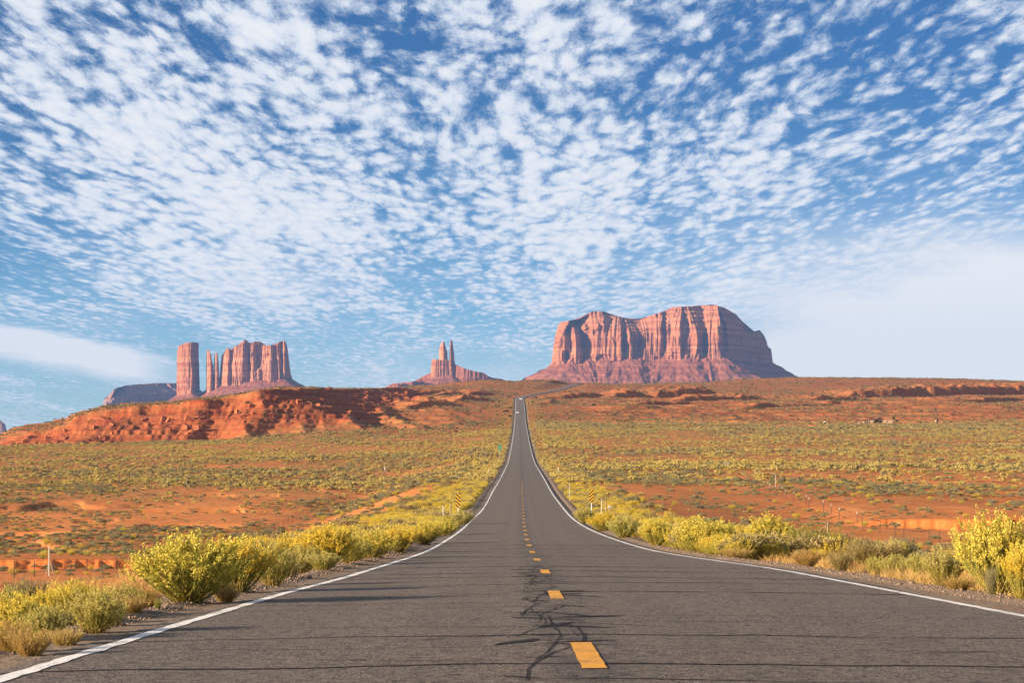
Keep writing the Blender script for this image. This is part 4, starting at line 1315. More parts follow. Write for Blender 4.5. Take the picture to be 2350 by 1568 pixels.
# foreground bushes: picture column and row of the foot, height and width in the same pixels
G = 'flowering bushes along the road verge'
NEAR = [
    # left verge
    ('bloom0', 432, 1376, 178, 285, 'biggest round yellow-flowered bush on the left verge, its bare stems showing at the foot'),
    ('bloom1', 548, 1352, 140, 170, 'tall shaded yellow bush overlapping the right side of the biggest left bush'),
    ('bloom3', 625, 1338, 100, 130, 'mid-size yellow-green bush two places right of the biggest left bush'),
    ('bloom4', 598, 1300, 82, 120, 'yellow-topped bush peeping out behind the mid-size bushes on the left verge'),
    ('pale1', 655, 1322, 62, 90, 'low olive bush with dark right side close to the left edge line'),
    ('bloom0', 742, 1292, 104, 165, 'bright yellow bush standing second in size along the left verge'),
    ('bloom3', 742, 1306, 50, 90, 'small green-stemmed bush at the foot of the second largest left bush'),
    ('bloom2', 850, 1278, 80, 120, 'dark-footed yellow bush next up the road after the second largest left bush'),
    ('bloom1', 916, 1266, 68, 90, 'narrow upright yellow bush where the left edge line starts to steepen'),
    ('bloom0', 975, 1246, 58, 90, 'rounded golden bush on the left verge below the white guard posts'),
    ('bloom2', 1022, 1226, 46, 70, 'small golden bush nearest the left white guard posts on the road side'),
    ('bloom4', 1062, 1202, 36, 60, 'small yellow bush just below the left striped marker sign'),
    ('bloom4', 215, 1440, 114, 155, 'straw-yellow wiry bush with a dark foot near the lower left corner'),
    ('bloom1', 160, 1402, 96, 120, 'lemon-yellow bush standing behind the wiry bush near the lower left corner'),
    ('bloom0', 40, 1452, 112, 175, 'tall pale yellow bush cut off by the left picture edge'),
    ('bloom4', 105, 1456, 88, 140, 'feathery pale green-yellow bush between the cut-off bush and the wiry bush'),
    ('straw0', 25, 1482, 78, 120, 'orange-brown dry bush at the very bottom of the left picture edge'),
    ('straw0', 300, 1402, 50, 120, 'low straw-coloured clump left of the biggest left bush'),
    ('rush0', 275, 1405, 36, 40, 'small vivid green tuft between the wiry bush and the biggest left bush'),
    ('rush0', 362, 1392, 28, 22, 'tiny bright green sprout at the foot of the biggest left bush'),
    ('straw0', 520, 1372, 45, 90, 'dry low clump under the shaded bush right of the biggest left bush'),
    ('grey0', 60, 1372, 62, 150, 'grey-green mound behind the lemon-yellow bush near the fence on the left'),
    ('bloom4', 12, 1408, 92, 120, 'yellow bush rising behind the cut-off bush at the left picture edge'),
    ('bloom0', 205, 1392, 70, 90, 'small lemon-yellow bush right behind the wiry bush near the lower left corner'),
    ('pale1', 255, 1425, 48, 80, 'olive clump at the right foot of the wiry bush near the lower left corner'),
    ('straw0', 150, 1466, 40, 110, 'low orange-brown straw clump in front of the wiry bush by the lower left gravel'),
    ('straw0', 330, 1372, 44, 110, 'pale dry clump half hidden behind the biggest left bush'),
    ('bloom0', 95, 1420, 88, 130, 'yellow bush in the middle of the lower left cluster, behind the feathery pale bush'),
    ('straw0', 70, 1490, 66, 130, 'tawny dry clump low at the left edge, in front of the feathery pale bush'),
    ('bloom4', 285, 1382, 62, 100, 'yellow-green bush tucked against the left flank of the biggest left bush'),
    ('straw0', 245, 1408, 50, 110, 'reddish dry clump between the wiry bush and the biggest left bush'),
    ('bloom1', 500, 1352, 120, 150, 'yellow bush pressed against the right flank of the biggest left bush'),
    ('bloom4', 805, 1285, 70, 100, 'pale yellow bush filling the gap right of the second largest left bush'),
    ('bloom4', 690, 1300, 66, 110, 'yellow-green bush just left of the second largest left bush'),
    # right verge
    ('bloom0', 2292, 1338, 192, 215, 'biggest golden bush on the right verge, reaching the right picture edge'),
    ('bloom3', 2168, 1328, 96, 120, 'pale lime-yellow bush leaning on the biggest golden right bush'),
    ('grey0', 2274, 1350, 62, 46, 'small silvery tuft in front of the biggest golden right bush'),
    ('bloom1', 2345, 1352, 130, 110, 'brown-stemmed yellow bush cut off by the right picture edge'),
    ('straw0', 2200, 1348, 36, 110, 'low straw clump at the foot of the pale lime-yellow right bush'),
    ('bloom4', 2055, 1303, 45, 80, 'small round yellow bush, third from the biggest golden right bush'),
    ('bloom3', 2105, 1308, 55, 70, 'faded yellow bush between the small round bush and the pale lime-yellow bush'),
    ('bloom4', 2010, 1300, 36, 60, 'smallest yellow mound on the right verge gravel'),
    ('pale1', 1930, 1294, 46, 70, 'olive-yellow bush standing alone on the gravel of the right verge'),
    ('pale1', 1990, 1275, 52, 130, 'grey-olive low bush below the brace post fence on the right'),
    ('grey0', 2070, 1262, 44, 110, 'dull green low bush beneath the orange cut bank on the right'),
    ('rush0', 1868, 1268, 76, 150, 'broad green rush-like shrub below the wooden brace post on the right'),
    ('straw0', 1850, 1292, 42, 90, 'tawny dry clump in front of the broad green rush-like shrub'),
    ('bloom0', 1770, 1252, 84, 125, 'yellow bush with a black shaded hollow, left of the broad green rush-like shrub'),
    ('bloom2', 1700, 1254, 62, 90, 'dark-footed bush squeezed between two big yellow bushes on the right verge'),
    ('bloom1', 1612, 1264, 92, 165, 'wide pale yellow bush at the outside of the right edge line bend'),
    ('bloom0', 1505, 1250, 70, 85, 'round yellow bush left of the wide pale yellow bush on the right verge'),
    ('bloom4', 1432, 1232, 58, 85, 'wispy yellow-green bush below the white posts on the right'),
    ('bloom2', 1385, 1216, 52, 75, 'golden bush just in front of the right striped marker sign'),
    ('bloom4', 1342, 1198, 42, 60, 'small golden bush left of the right striped marker sign, beside the edge line'),
    ('straw0', 1690, 1272, 22, 90, 'thin fringe of dry stalks at the foot of the two big right yellow bushes'),
]


def build_near():
    for kind, vx, vy, hp, wp, lab in NEAR:
        d = road_depth(vy)
        x = (vx - CX) / FPX * d
        h = hp * d / FPX; w = wp * d / FPX
        # the foot stands on the real ground below that line of sight
        zt = tz(x, y=d)
        want = (HY - vy) / FPX * d
        h = h + max(0.0, want - zt) * 0.9
        cat = 'grass clump' if kind.startswith('straw') else 'shrub'
        nm = {'straw': 'grass_clump', 'rush0': 'rush_shrub', 'grey0': 'sagebrush', 'pale0': 'sagebrush', 'pale1': 'sagebrush'}.get(kind if kind in ('rush0', 'grey0', 'pale0', 'pale1') else kind[:5], 'rabbitbrush')
        hgt = {'bloom': 1.08, 'straw': 1.0}.get(kind[:5], 1.0)
        plant(kind, x, d, h / hgt, w / 1.5 if kind.startswith('bloom') else w / 1.3, lab, cat, nm, G)


# ---- scattered desert shrubs
def scatter():
    rg = np.random.default_rng(99)
    U = 0.262
    pts = []

    def area(y0, y1, dens, cond):
        A = U * (y1 ** 2 - y0 ** 2)
        n = int(A * dens)
        y = np.sqrt(rg.uniform(y0 ** 2, y1 ** 2, n)); x = rg.uniform(-U, U, n) * y
        return cond(x, y)

    def edge(x, y):
        l = xL(y) - .55; r = xR(y) + .55
        return np.maximum(np.maximum(l - x, x - r), 0)

    def sandy(x, y):
        e = edge(x, y)
        c = sstep(fbm(x / 13, y / 22, 4, 201), -0.14, 0.10)
        c2 = sstep(fbm(x / 60, y / 70, 2, 204), -0.14, 0.12)
        bare = np.where((x > 14) & (y > 185) & (y < 270), 0.30, 1.0)
        k = (rg.uniform(size=len(x)) < (0.05 + 0.95 * c * c2) * bare) & (e > 6)
        return x[k], y[k]
    x, y = area(95, 560, 0.52, sandy)
    pts.append((x, y, np.clip(rg.lognormal(-0.62, .30, len(x)), .28, 1.1), rg.choice([0, 1, 1, 2, 0, 1], len(x)), np.zeros(len(x))))

    def plain(x, y):
        e = edge(x, y)
        c = 0.14 + 0.86 * sstep(fbm(x / 22, y / 60, 4, 211), -0.13, 0.08)
        ramp = sstep(y + 220 * fbm(x / 30, y / 60, 4, 214), np.where(x < 0, 380, 330), np.where(x < 0, 580, 520))
        k = (rg.uniform(size=len(x)) < c * (0.04 + 0.96 * ramp)) & (e > 5)
        return x[k], y[k]
    x, y = area(330, 640, 0.29, plain)
    z1 = vnoise(x / 60, y / 90, 221)
    pts.append((x, y, np.clip(rg.lognormal(-.42, .38, len(x)), .25, 1.4), np.where(z1 + rg.normal(0, .25, len(x)) > .50, 2, rg.choice([0, 0, 1, 2], len(x))), np.ones(len(x))))
    x, y = area(640, 1180, 0.15, plain)
    z1 = vnoise(x / 90, y / 120, 222)
    pts.append((x, y, np.clip(rg.lognormal(-.28, .32, len(x)), .4, 1.5), np.where(z1 + rg.normal(0, .25, len(x)) > .54, 2, rg.choice([0, 0, 1, 2], len(x))), np.ones(len(x))))

    def right_plain(x, y):
        e = edge(x, y)
        k = (x > 0) & (e > 5) & (rg.uniform(size=len(x)) < 1 - sstep(y, 1330, 1460))
        return x[k], y[k]
    x, y = area(1180, 1440, 0.17, right_plain)
    pts.append((x, y, rg.uniform(.6, 1.2, len(x)), rg.choice([0, 2, 2, 0, 1], len(x)), np.ones(len(x))))

    def hills(x, y):
        e = edge(x, y)
        c = sstep(fbm(x / 50, y / 90, 3, 231), -0.15, 0.15)
        k = (rg.uniform(size=len(x)) < 0.15 + .85 * c) & (e > 6)
        return x[k], y[k]
    x, y = area(1150, 3000, 0.030, hills)
    pts.append((x, y, rg.uniform(.7, 1.5, len(x)), rg.choice([0, 1, 0, 3, 0], len(x)), np.ones(len(x))))
    # yellow bands hugging the road
    n = 9000
    y = np.exp(rg.uniform(np.log(62), np.log(2100), n))
    sd = rg.choice([-1, 1], n)
    e = 0.9 + np.abs(rg.normal(0, 1, n)) * (2.2 + 0.004 * y)
    x = np.where(sd < 0, xL(y) - .55 - e, xR(y) + .55 + e)
    k = rg.uniform(size=n) < 0.30 + .70 * (vnoise(y / 30, sd * 9.0, 241) > .4)
    x, y = x[k], y[k]
    pts.append((x, y, rg.uniform(.40, .95, len(x)), np.where(rg.uniform(size=len(x)) < .8, 2, 0), (y > 330).astype(float)))
    X = np.concatenate([p[0] for p in pts]); Y = np.concatenate([p[1] for p in pts]); S = np.concatenate([p[2] for p in pts])
    K = np.concatenate([p[3] for p in pts]).astype(int); F = np.concatenate([p[4] for p in pts])
    # keep the roadside signs and posts in sight
    Z, e, red, bank, prof = terrain(X, Y, True)
    ok = (e > 0.7) & ~((prof > 0.12) & (prof < 0.985) & (rg.uniform(size=len(X)) < .80) & (red > .4))
    X, Y, Z, S, K, F = X[ok], Y[ok], Z[ok], S[ok], K[ok], F[ok]
    Rz = rg.uniform(0, 6.28, len(X))
    names = ['sageA', 'sageB', 'sageC', 'dark']
    # the ones that show largest become plants of their own
    app = S / Y
    order = np.argsort(-app)
    ind = np.zeros(len(X), bool); ind[order[:285]] = True
    # one far representative of each kind serves as a plant of its own as well
    lab = {
        (0, 0): ('olive sagebrush scattered over the orange sand left of the road', 'sagebrush on the sand, left'),
        (0, 1): ('olive sagebrush scattered over the orange sand right of the road', 'sagebrush on the sand, right'),
        (1, 0): ('grey-green sagebrush dotted over the orange sand left of the road', 'grey sagebrush on the sand, left'),
        (1, 1): ('grey-green sagebrush dotted over the orange sand right of the road', 'grey sagebrush on the sand, right'),
        (2, 0): ('small yellow shrub among scattered brush left of the road, beyond the big verge bushes', 'small yellow bushes, left'),
        (2, 1): ('small yellow shrub among scattered brush right of the road, beyond the big verge bushes', 'small yellow bushes, right'),
        (3, 0): ('dark juniper on the far red slope left of the road', 'far junipers, left'),
        (3, 1): ('dark juniper on the far red slope right of the road', 'far junipers, right')}
    src = {}
    far_lab = {0: 'olive sagebrush in the dense brush of the far valley plain', 1: 'grey-green sagebrush in the dense brush of the far valley plain',
               2: 'yellow sagebrush in the dense brush of the far valley plain', 3: 'dark juniper growing on the far red slope'}
    for k in range(4):
        for far in (0, 1):
            if k == 3 and not far:
                continue
            c = np.where((K == k) & (F == far) & ~ind)[0]
            if len(c):
                ind[c[np.argmax(app[c])]] = True
    for i in np.where(ind)[0]:
        k = K[i]; far = int(F[i])
        key = names[k] + ('_far' if far else '')
        nm = {0: 'sagebrush', 1: 'sagebrush', 2: 'rabbitbrush', 3: 'juniper'}[k]
        o = bpy.data.objects.new(nm, VEG[key]); COL.objects.link(o)
        o.location = (X[i], Y[i], Z[i] - 0.04); o.rotation_euler = (0, 0, Rz[i]); o.scale = (S[i],) * 3
        if far:
            tag(o, far_lab[k], 'juniper' if k == 3 else 'shrub', 'brush of the far valley')
        else:
            l, g = lab[(k, int(X[i] > 0))]
            tag(o, l, 'shrub', g)
        src.setdefault(key, o)
    rest = ~ind
    keys = list(src.keys())
    kid = np.array([keys.index(names[k] + ('_far' if f else '')) for k, f in zip(K[rest], F[rest])])
    me = bpy.data.meshes.new('brush')
    co = np.stack([X, Y, Z - 0.04], -1)[rest].astype(np.float32)
    me.vertices.add(len(co)); me.vertices.foreach_set('co', co.ravel())
    for an, av, ty in (('scl', S[rest], 'FLOAT'), ('rot', Rz[rest], 'FLOAT'), ('kid', kid, 'INT')):
        at = me.attributes.new(an, ty, 'POINT'); at.data.foreach_set('value', av.astype(np.int32 if ty == 'INT' else np.float32))
    ob = bpy.data.objects.new('desert_brush', me); COL.objects.link(ob)
    tag(ob, 'carpet of low olive and yellow sagebrush covering the valley and slopes', 'ground cover', None, 'stuff')
    ng = bpy.data.node_groups.new('brush', 'GeometryNodeTree')
    ng.interface.new_socket('Geometry', in_out='INPUT', socket_type='NodeSocketGeometry')
    ng.interface.new_socket('Geometry', in_out='OUTPUT', socket_type='NodeSocketGeometry')
    nd = ng.nodes; lk = ng.links
    gi = nd.new('NodeGroupInput'); go = nd.new('NodeGroupOutput')
    jn = nd.new('GeometryNodeJoinGeometry')
    for key in reversed(keys):
        oi = nd.new('GeometryNodeObjectInfo'); oi.inputs['Object'].default_value = src[key]; oi.inputs['As Instance'].default_value = True
        lk.new(oi.outputs['Geometry'], jn.inputs[0])
    ip = nd.new('GeometryNodeInstanceOnPoints'); ip.inputs['Pick Instance'].default_value = True

    def na(n, t):
        a = nd.new('GeometryNodeInputNamedAttribute'); a.data_type = t; a.inputs['Name'].default_value = n
        return a.outputs['Attribute']
    lk.new(gi.outputs[0], ip.inputs['Points']); lk.new(jn.outputs[0], ip.inputs['Instance'])
    lk.new(na('kid', 'INT'), ip.inputs['Instance Index']); lk.new(na('scl', 'FLOAT'), ip.inputs['Scale'])
    cx = nd.new('ShaderNodeCombineXYZ'); lk.new(na('rot', 'FLOAT'), cx.inputs[2]); lk.new(cx.outputs[0], ip.inputs['Rotation'])
    lk.new(ip.outputs[0], go.inputs[0])
    md = ob.modifiers.new('brush', 'NODES'); md.node_group = ng
    print('scatter', len(co), keys)


def build_small_cover():
    """dry grass and pebbles on the verges"""
    rg = np.random.default_rng(5)
    # dry grass
    n = 6500
    y = np.exp(rg.uniform(np.log(13), np.log(120), n)); sd = rg.choice([-1, 1], n)
    e = 0.9 + np.abs(rg.normal(0, 1.6, n)) + 0.01 * y
    x = np.where(sd < 0, xL(y) - .55 - e, xR(y) + .55 + e)
    k = vnoise(x / 2.2, y / 3.0, 301) > .36
    x, y = x[k], y[k]
    z = terrain(x, y) - .02
    B = 16
    c = np.stack([x, y, z], -1)[:, None, :] + np.concatenate([rg.normal(0, .07, (len(x), B, 2)), np.zeros((len(x), B, 1))], -1)
    hgt = rg.uniform(.07, .30, (len(x), B, 1)) * rg.uniform(.6, 1.5, (len(x), 1, 1))
    lean = np.concatenate([rg.normal(0, .55, (len(x), B, 2)), np.ones((len(x), B, 1))], -1)
    tip = c + unit(lean) * hgt
    sidev = unit(np.cross(unit(lean), rg.normal(size=lean.shape))) * 0.0045
    midp = (c + tip) / 2 + np.array([0, 0, .012])
    V = np.stack([c - sidev, c + sidev, midp + sidev * .8, midp - sidev * .8, tip], 2).reshape(-1, 5, 3)
    nb = len(V)
    vv = V.reshape(-1, 3)
    o = np.arange(nb)[:, None] * 5
    q1 = np.concatenate([o + 0, o + 1, o + 2], 1); q2 = np.concatenate([o + 0, o + 2, o + 3], 1); q3 = np.concatenate([o + 3, o + 2, o + 4], 1)
    g = mesh_from('dry_grass', vv, np.concatenate([q1, q2, q3]), M['straw'])
    tag(g, 'short dry straw grass along both gravel verges', 'grass', None, 'stuff')
    # pebbles
    n = 26000
    y = np.exp(rg.uniform(np.log(12.5), np.log(75), n)); sd = rg.choice([-1, 1], n)
    e = 0.05 + np.abs(rg.normal(0, 1.15, n))
    x = np.where(sd < 0, xL(y) - .50 - e, xR(y) + .50 + e)
    z = terrain(x, y)
    s = rg.lognormal(-4.9, .5, n) * (1 + y / 60)
    base = np.array([[1, 0, 0], [0, 1, 0], [-1, 0, 0], [0, -1, 0], [0, 0, .75], [0, 0, -.5]], float)
    fc = np.array([[0, 1, 4], [1, 2, 4], [2, 3, 4], [3, 0, 4], [1, 0, 5], [2, 1, 5], [3, 2, 5], [0, 3, 5]])
    a = rg.uniform(0, 6.28, n); ca, sa = np.cos(a), np.sin(a)
    bb = base[None] * rg.uniform(.6, 1.3, (n, 6, 1))
    P = np.stack([bb[..., 0] * ca[:, None] - bb[..., 1] * sa[:, None], bb[..., 0] * sa[:, None] + bb[..., 1] * ca[:, None], bb[..., 2]], -1) * s[:, None, None]
    P = P + np.stack([x, y, z + s * .2], -1)[:, None, :]
    F = (fc[None] + (np.arange(n) * 6)[:, None, None]).reshape(-1, 3)
    g = mesh_from('gravel', P.reshape(-1, 3), F, M['stone'])
    tag(g, 'loose brown gravel along both road verges', 'gravel', None, 'stuff')

# ------------------------------------------------------------------ signs, posts, fences, cars, homestead
def marker_sign(vx, vtop, d, flip, label):
    """striped object marker: plate with slanting bars on a steel post"""
    x = (vx - CX) / FPX * d
    ztop = zat(vtop, d)
    zg = tz(x, d)
    H, W = 0.92, 0.31
    r = empty('marker_sign', (x, d, zg))
    tag(r, label, 'road sign')
    zb = ztop - H - zg
    MB().tube([(0, 0.035, -.2), (0, 0.035, zb + H * .9)], 0.03, 8).build('post', M['galv'], r)
    p = MB(); p.box((0, 0, zb + H / 2), (W, 0.012, H), bev=.003); plate = p.build('plate', M['sign_yellow'], r)
    st = MB()
    sgn = 1 if flip else -1
    # black bars clipped to the plate outline
    period = 0.235; bw = 0.117

    def clip(poly, zlo, zhi):
        for lim, s in ((zlo, 1), (zhi, -1)):
            out = []
            for k in range(len(poly)):
                a, b = poly[k], poly[(k + 1) % len(poly)]
                ia = s * (a[1] - lim) >= 0; ib = s * (b[1] - lim) >= 0
                if ia: out.append(a)
                if ia != ib:
                    t = (lim - a[1]) / (b[1] - a[1]); out.append((a[0] + t * (b[0] - a[0]), lim))
            poly = out
        return poly
    z = -0.5
    while z < H + .5:
        poly = clip([(-W / 2, z - sgn * W / 2), (W / 2, z + sgn * W / 2), (W / 2, z + bw + sgn * W / 2), (-W / 2, z + bw - sgn * W / 2)], 0.004, H - .004)
        if len(poly) >= 3:
            st.add([(a, -0.0095, zb + b) for a, b in poly], [tuple(range(len(poly)))])
        z += period
    st.build('stripes', M['sign_black'], plate)
    return r


def small_post(name, vx, vy_base, vtop, d, mat, label, cat, rad=0.045, cap=True, group=None):
    x = (vx - CX) / FPX * d
    zg = tz(x, d); h = zat(vtop, d) - zg
    r = empty(name, (x, d, zg)); tag(r, label, cat, group)
    po = MB().tube([(0, 0, -.3), (0, 0, h)], [rad, rad * .95], 8).build('post', mat, r)
    if cap:
        MB().tube([(0, 0, h), (0, 0, h + .06)], [rad * 1.15, rad * .6], 8).build('cap', M['steel'] if mat is not M['steel'] else M['whitepost'], po)
    return r


def ray_ground(vx, vy, d0=90.0, d1=1500.0):
    """distance at which the ground is met along the sight line of a picture point"""
    d = np.geomspace(d0, d1, 3000)
    x = (vx - CX) / FPX * d
    hit = terrain(x, d) >= (HY - vy) / FPX * d
    return float(d[np.argmax(hit)]) if hit.any() else d1


def fence(name, pts, label, cat='fence', hpost=1.25, braced=(), white_tops=()):
    r0 = Vector((pts[0][0], pts[0][1], tz(*pts[0])))
    r = empty(name, r0); tag(r, label, cat)
    tops = []
    for i, (x, y) in enumerate(pts):
        z = tz(x, y); h = hpost * random.uniform(.94, 1.06)
        lean = random.uniform(-.05, .05)
        loc = Vector((x, y, z)) - r0
        if i in braced:
            m = MB(); m.tube([loc + Vector((0, 0, -.3)), loc + Vector((0, 0, h * 1.12))], [.085, .075], 8)
            m.tube([loc + Vector((-1.5, -.05, 0.0)), loc + Vector((-.08, -.05, h * .85))], .05, 7)
            m.build('brace_post', M['postwood'], r)
        else:
            m = MB(); m.tube([loc + Vector((0, 0, -.3)), loc + Vector((lean, 0, h))], [.036, .032], 6)
            po = m.build('post', M['steel'], r)
            if i in white_tops:
                MB().tube([loc + Vector((lean * .8, 0, h * .78)), loc + Vector((lean, 0, h * 1.01))], .036, 6).build('post_tip', M['whitepost'], po)
        tops.append((loc, h))
    for k, fz in enumerate((0.30, 0.55, 0.78, 0.96)):
        m = MB()
        m.tube([l + Vector((0, 0, h * fz)) for l, h in tops], 0.006 + 0.000018 * pts[0][1], 4)
        m.build('wire', M['steel'], r)
    return r


def car(x, y, z, rz, paint, label, L=4.6, W=1.85, H=1.5, name='car'):
    r = empty(name, (x, y, z), rz); tag(r, label, 'car')
    # side profile, extruded with a tucked-in roof
    prof = [(-L / 2, .35), (-L / 2, .80), (-L / 2 + .25, .92), (-L / 2 + .55, .95), (-L / 2 + 1.05, H - .05), (-L / 2 + 1.5, H), (L / 2 - 1.9, H), (L / 2 - 1.25, .98), (L / 2 - .25, .85), (L / 2, .70), (L / 2, .35)]
    m = MB()
    V = []
    for s in (-1, 1):
        for (a, b) in prof:
            w = W / 2 * (0.80 if b > 1.05 else 1.0)
            V.append((s * w, a, b))
    n = len(prof)
    F = [tuple(range(n)), tuple(range(2 * n - 1, n - 1, -1))] + [(k, k + n, (k + 1) % n + n, (k + 1) % n) for k in range(n)]
    m.add(V, F); m.build('body', paint, r)
    g = MB()
    g.add([(-W * .37, -L / 2 + .60, 1.0), (W * .37, -L / 2 + .60, 1.0), (W * .34, -L / 2 + .98, H - .10), (-W * .34, -L / 2 + .98, H - .10)], [(0, 1, 2, 3)])
    g.add([(W * .37, L / 2 - 1.30, 1.02), (-W * .37, L / 2 - 1.30, 1.02), (-W * .34, L / 2 - 1.83, H - .08), (W * .34, L / 2 - 1.83, H - .08)], [(0, 1, 2, 3)])
    for v in range(len(g.v)):
        p = g.v[v]; g.v[v] = (p[0], p[1] + (-.03 if p[1] < 0 else .03), p[2] + .02)
    for s in (-1, 1):
        xx = s * (W / 2 * .80 + .045)
        g.add([(xx * 1.1, -L / 2 + 1.05, 1.02), (xx * 1.1, L / 2 - 1.5, 1.02), (xx, L / 2 - 1.98, H - .12), (xx, -L / 2 + 1.35, H - .12)], [(0, 1, 2, 3)])
    g.build('windows', M['glass'], r)
    for sx in (-1, 1):
        for yy in (-L / 2 + .85, L / 2 - .9):
            wh = MB().tube([(sx * (W / 2 - .18), yy, .33), (sx * (W / 2 + .01), yy, .33)], .33, 14).build('wheel', M['rubber'], r)
            MB().tube([(sx * (W / 2 - .1), yy, .33), (sx * (W / 2 + .022), yy, .33)], .19, 12).build('rim', M['galv'], wh)
    return r


def build_things():
    marker_sign(1051.5, 1133, 137, False, 'yellow and black striped marker sign left of the road, stripes falling to the right')
    marker_sign(1357.5, 1124, 146, True, 'yellow and black striped marker sign right of the road, stripes rising to the right')
    marker_sign(1121.7, 1063.5, 390, False, 'small distant striped marker sign on the left verge, farther up the road')
    marker_sign(1281.5, 1061, 390, True, 'small distant striped marker sign on the right verge, farther up the road')
    # guard posts of the culvert
    small_post('guard_post', 1017.5, 1184, 1161, 143, M['whitepost'], 'short white guard post left of the road, left of the brown post', 'post', .045)
    small_post('guard_post', 1034, 1183, 1156, 144, M['postwood'], 'thin dark brown post between white guard post and left striped sign', 'post', .05)
    small_post('guard_post', 1381, 1169, 1147, 152, M['whitepost'], 'tall thin white post right of the right striped marker sign', 'post', .038)
    small_post('guard_post', 1390, 1169, 1150, 156, M['postwood'], 'grey weathered post beside the tall thin white post on the right', 'post', .05)
    small_post('delineator', 1307, 1127, 1110, 222, M['whitepost'], 'small white delineator post at right road edge above the striped sign', 'post', .035)
    # box on a post
    d = 155; x = (1399 - CX) / FPX * d; zg = tz(x, d); hb = zat(1164, d) - zg
    r = empty('roadside_box', (x, d, zg)); tag(r, 'little white box on a post, right of the thin white post', 'box')
    MB().tube([(0, 0, -.2), (0, 0, hb - .05)], .035, 6).build('post', M['postwood'], r)
    bx = MB().box((0, 0, hb), (.20, .3, .18), bev=.02).build('box', M['whitepost'], r)
    MB().box((0, -.152, hb), (.15, .008, .13)).build('door', M['galv'], bx)
    # mile panel
    d = 640; x = (1146.8 - CX) / FPX * d; zg = tz(x, d)
    r = empty('mile_sign', (x, d, zg)); tag(r, 'tall narrow green road sign on a white post left of the road', 'road sign')
    zt = zat(1020, d) - zg; zb = zat(1035, d) - zg
    MB().tube([(0, .06, -.3), (0, .06, zt - .1)], .06, 6).build('post', M['whitepost'], r)
    MB().box((0, 0, (zt + zb) / 2), (.75, .03, zt - zb), bev=.005)
    pn = MB().box((0, 0, (zt + zb) / 2), (.75, .03, zt - zb), bev=.005).build('panel', M['sign_green'], r)
    b = MB()
    for s in (-1, 1):
        b.box((s * .35, -.019, (zt + zb) / 2), (.03, .006, zt - zb - .06))
    b.box((0, -.019, zt - .05), (.67, .006, .03)); b.box((0, -.019, zb + .05), (.67, .006, .03))
    b.build('border', M['whitepost'], pn)
    # fences
    ys = list(np.arange(136, 420, 6.2))
    fence('wire_fence', [(-35 + .5 * math.sin(y), y) for y in ys], 'long barbed wire fence on thin brown steel posts left of the road', white_tops=())
    fence('wire_fence', [(13.2, 206), (17.4, 204.5), (21.6, 203), (25.8, 201.6), (30.2, 200)], 'short wire fence crossing the sand towards the road, ending at a braced wooden post', hpost=1.2, braced=(4,))
    ys = list(np.arange(150, 330, 7.5))
    fence('wire_fence', [(35.5 + .4 * math.sin(y * 2), y) for y in ys], 'wire fence with white-tipped posts running away on the right', hpost=1.25, white_tops=tuple(range(9, 20)))
    # pale braced post inside the left fence line
    d = 160; x = (113 - CX) / FPX * d; zg = tz(x, d); h = zat(1256, d) - zg
    r = empty('corner_post', (x, d, zg)); tag(r, 'tall pale braced corner post standing in the left wire fence', 'post')
    MB().tube([(0, 0, -.3), (0, 0, h)], [.055, .05], 9).build('post', M['whitepost'], r)
    MB().tube([(.42, 0, -.1), (.05, 0, h * .55)], .04, 7).build('brace', M['postwood'], r)
    MB().tube([(-.26, 0, -.1), (-.04, 0, h * .45)], .035, 7).build('brace', M['postwood'], r)
    # marker poles out on the plain
    small_post('marker_pole', 1780, 1125, 1090, ray_ground(1780, 1125), M['whitepost'], 'tall thin white pole among the sagebrush on the right plain', 'pole', .045)
    small_post('marker_pole', 1664, 1074, 1060, ray_ground(1664, 1074), M['whitepost'], 'short white stake, left one of two near each other on the right plain', 'pole', .09)
    small_post('marker_pole', 1671, 1074, 1061, ray_ground(1671, 1074), M['whitepost'], 'short white stake, right one of two near each other on the right plain', 'pole', .09)
    small_post('marker_pole', 1627, 1072, 1060, ray_ground(1627, 1072), M['postwood'], 'thin grey stake left of the two white stakes on the right plain', 'pole', .07)
    small_post('marker_pole', 883, 1086, 1072, ray_ground(883, 1086), M['galv'], 'thin grey stake standing alone on the left sage plain', 'pole', .08)
    # cars
    d = 2070; car(float(xC(d)) + 1.2, d, float(zroad(d)) + .02, math.radians(0), M['car_white'], 'white van driving away where the road bends under the ridge', 5.4, 2.2, 2.2)
    d = 1570; car(float(xC(d)) - 1.9, d, float(zroad(d)) + .02, math.radians(180), M['car_grey'], 'tiny silver car coming down the far straight of the road', 4.6, 1.9, 1.6)
    # dark junipers beside the far straight
    for i, (vx, d, s, lab) in enumerate([(1170, 1500, 2.6, 'dark juniper at the left verge of the far straight, lowest of the clump'),
                                        (1163, 1580, 3.4, 'widest dark juniper left of the far straight, beside the silver car'),
                                        (1171, 1660, 2.4, 'upper dark juniper left of the far straight'),
                                        (1222, 1880, 2.0, 'dark juniper right of the far straight near the bend'),
                                        (1362, 1800, 3.2, 'lone dark juniper on the red slope right of the far straight')]):
        x = (vx - CX) / FPX * d
        o = bpy.data.objects.new('juniper', VEG['dark_far']); COL.objects.link(o)
        o.location = (x, d, tz(x, d) - .1); o.scale = (s, s, s * .85); o.rotation_euler = (0, 0, i * 1.3)
        tag(o, lab, 'juniper')


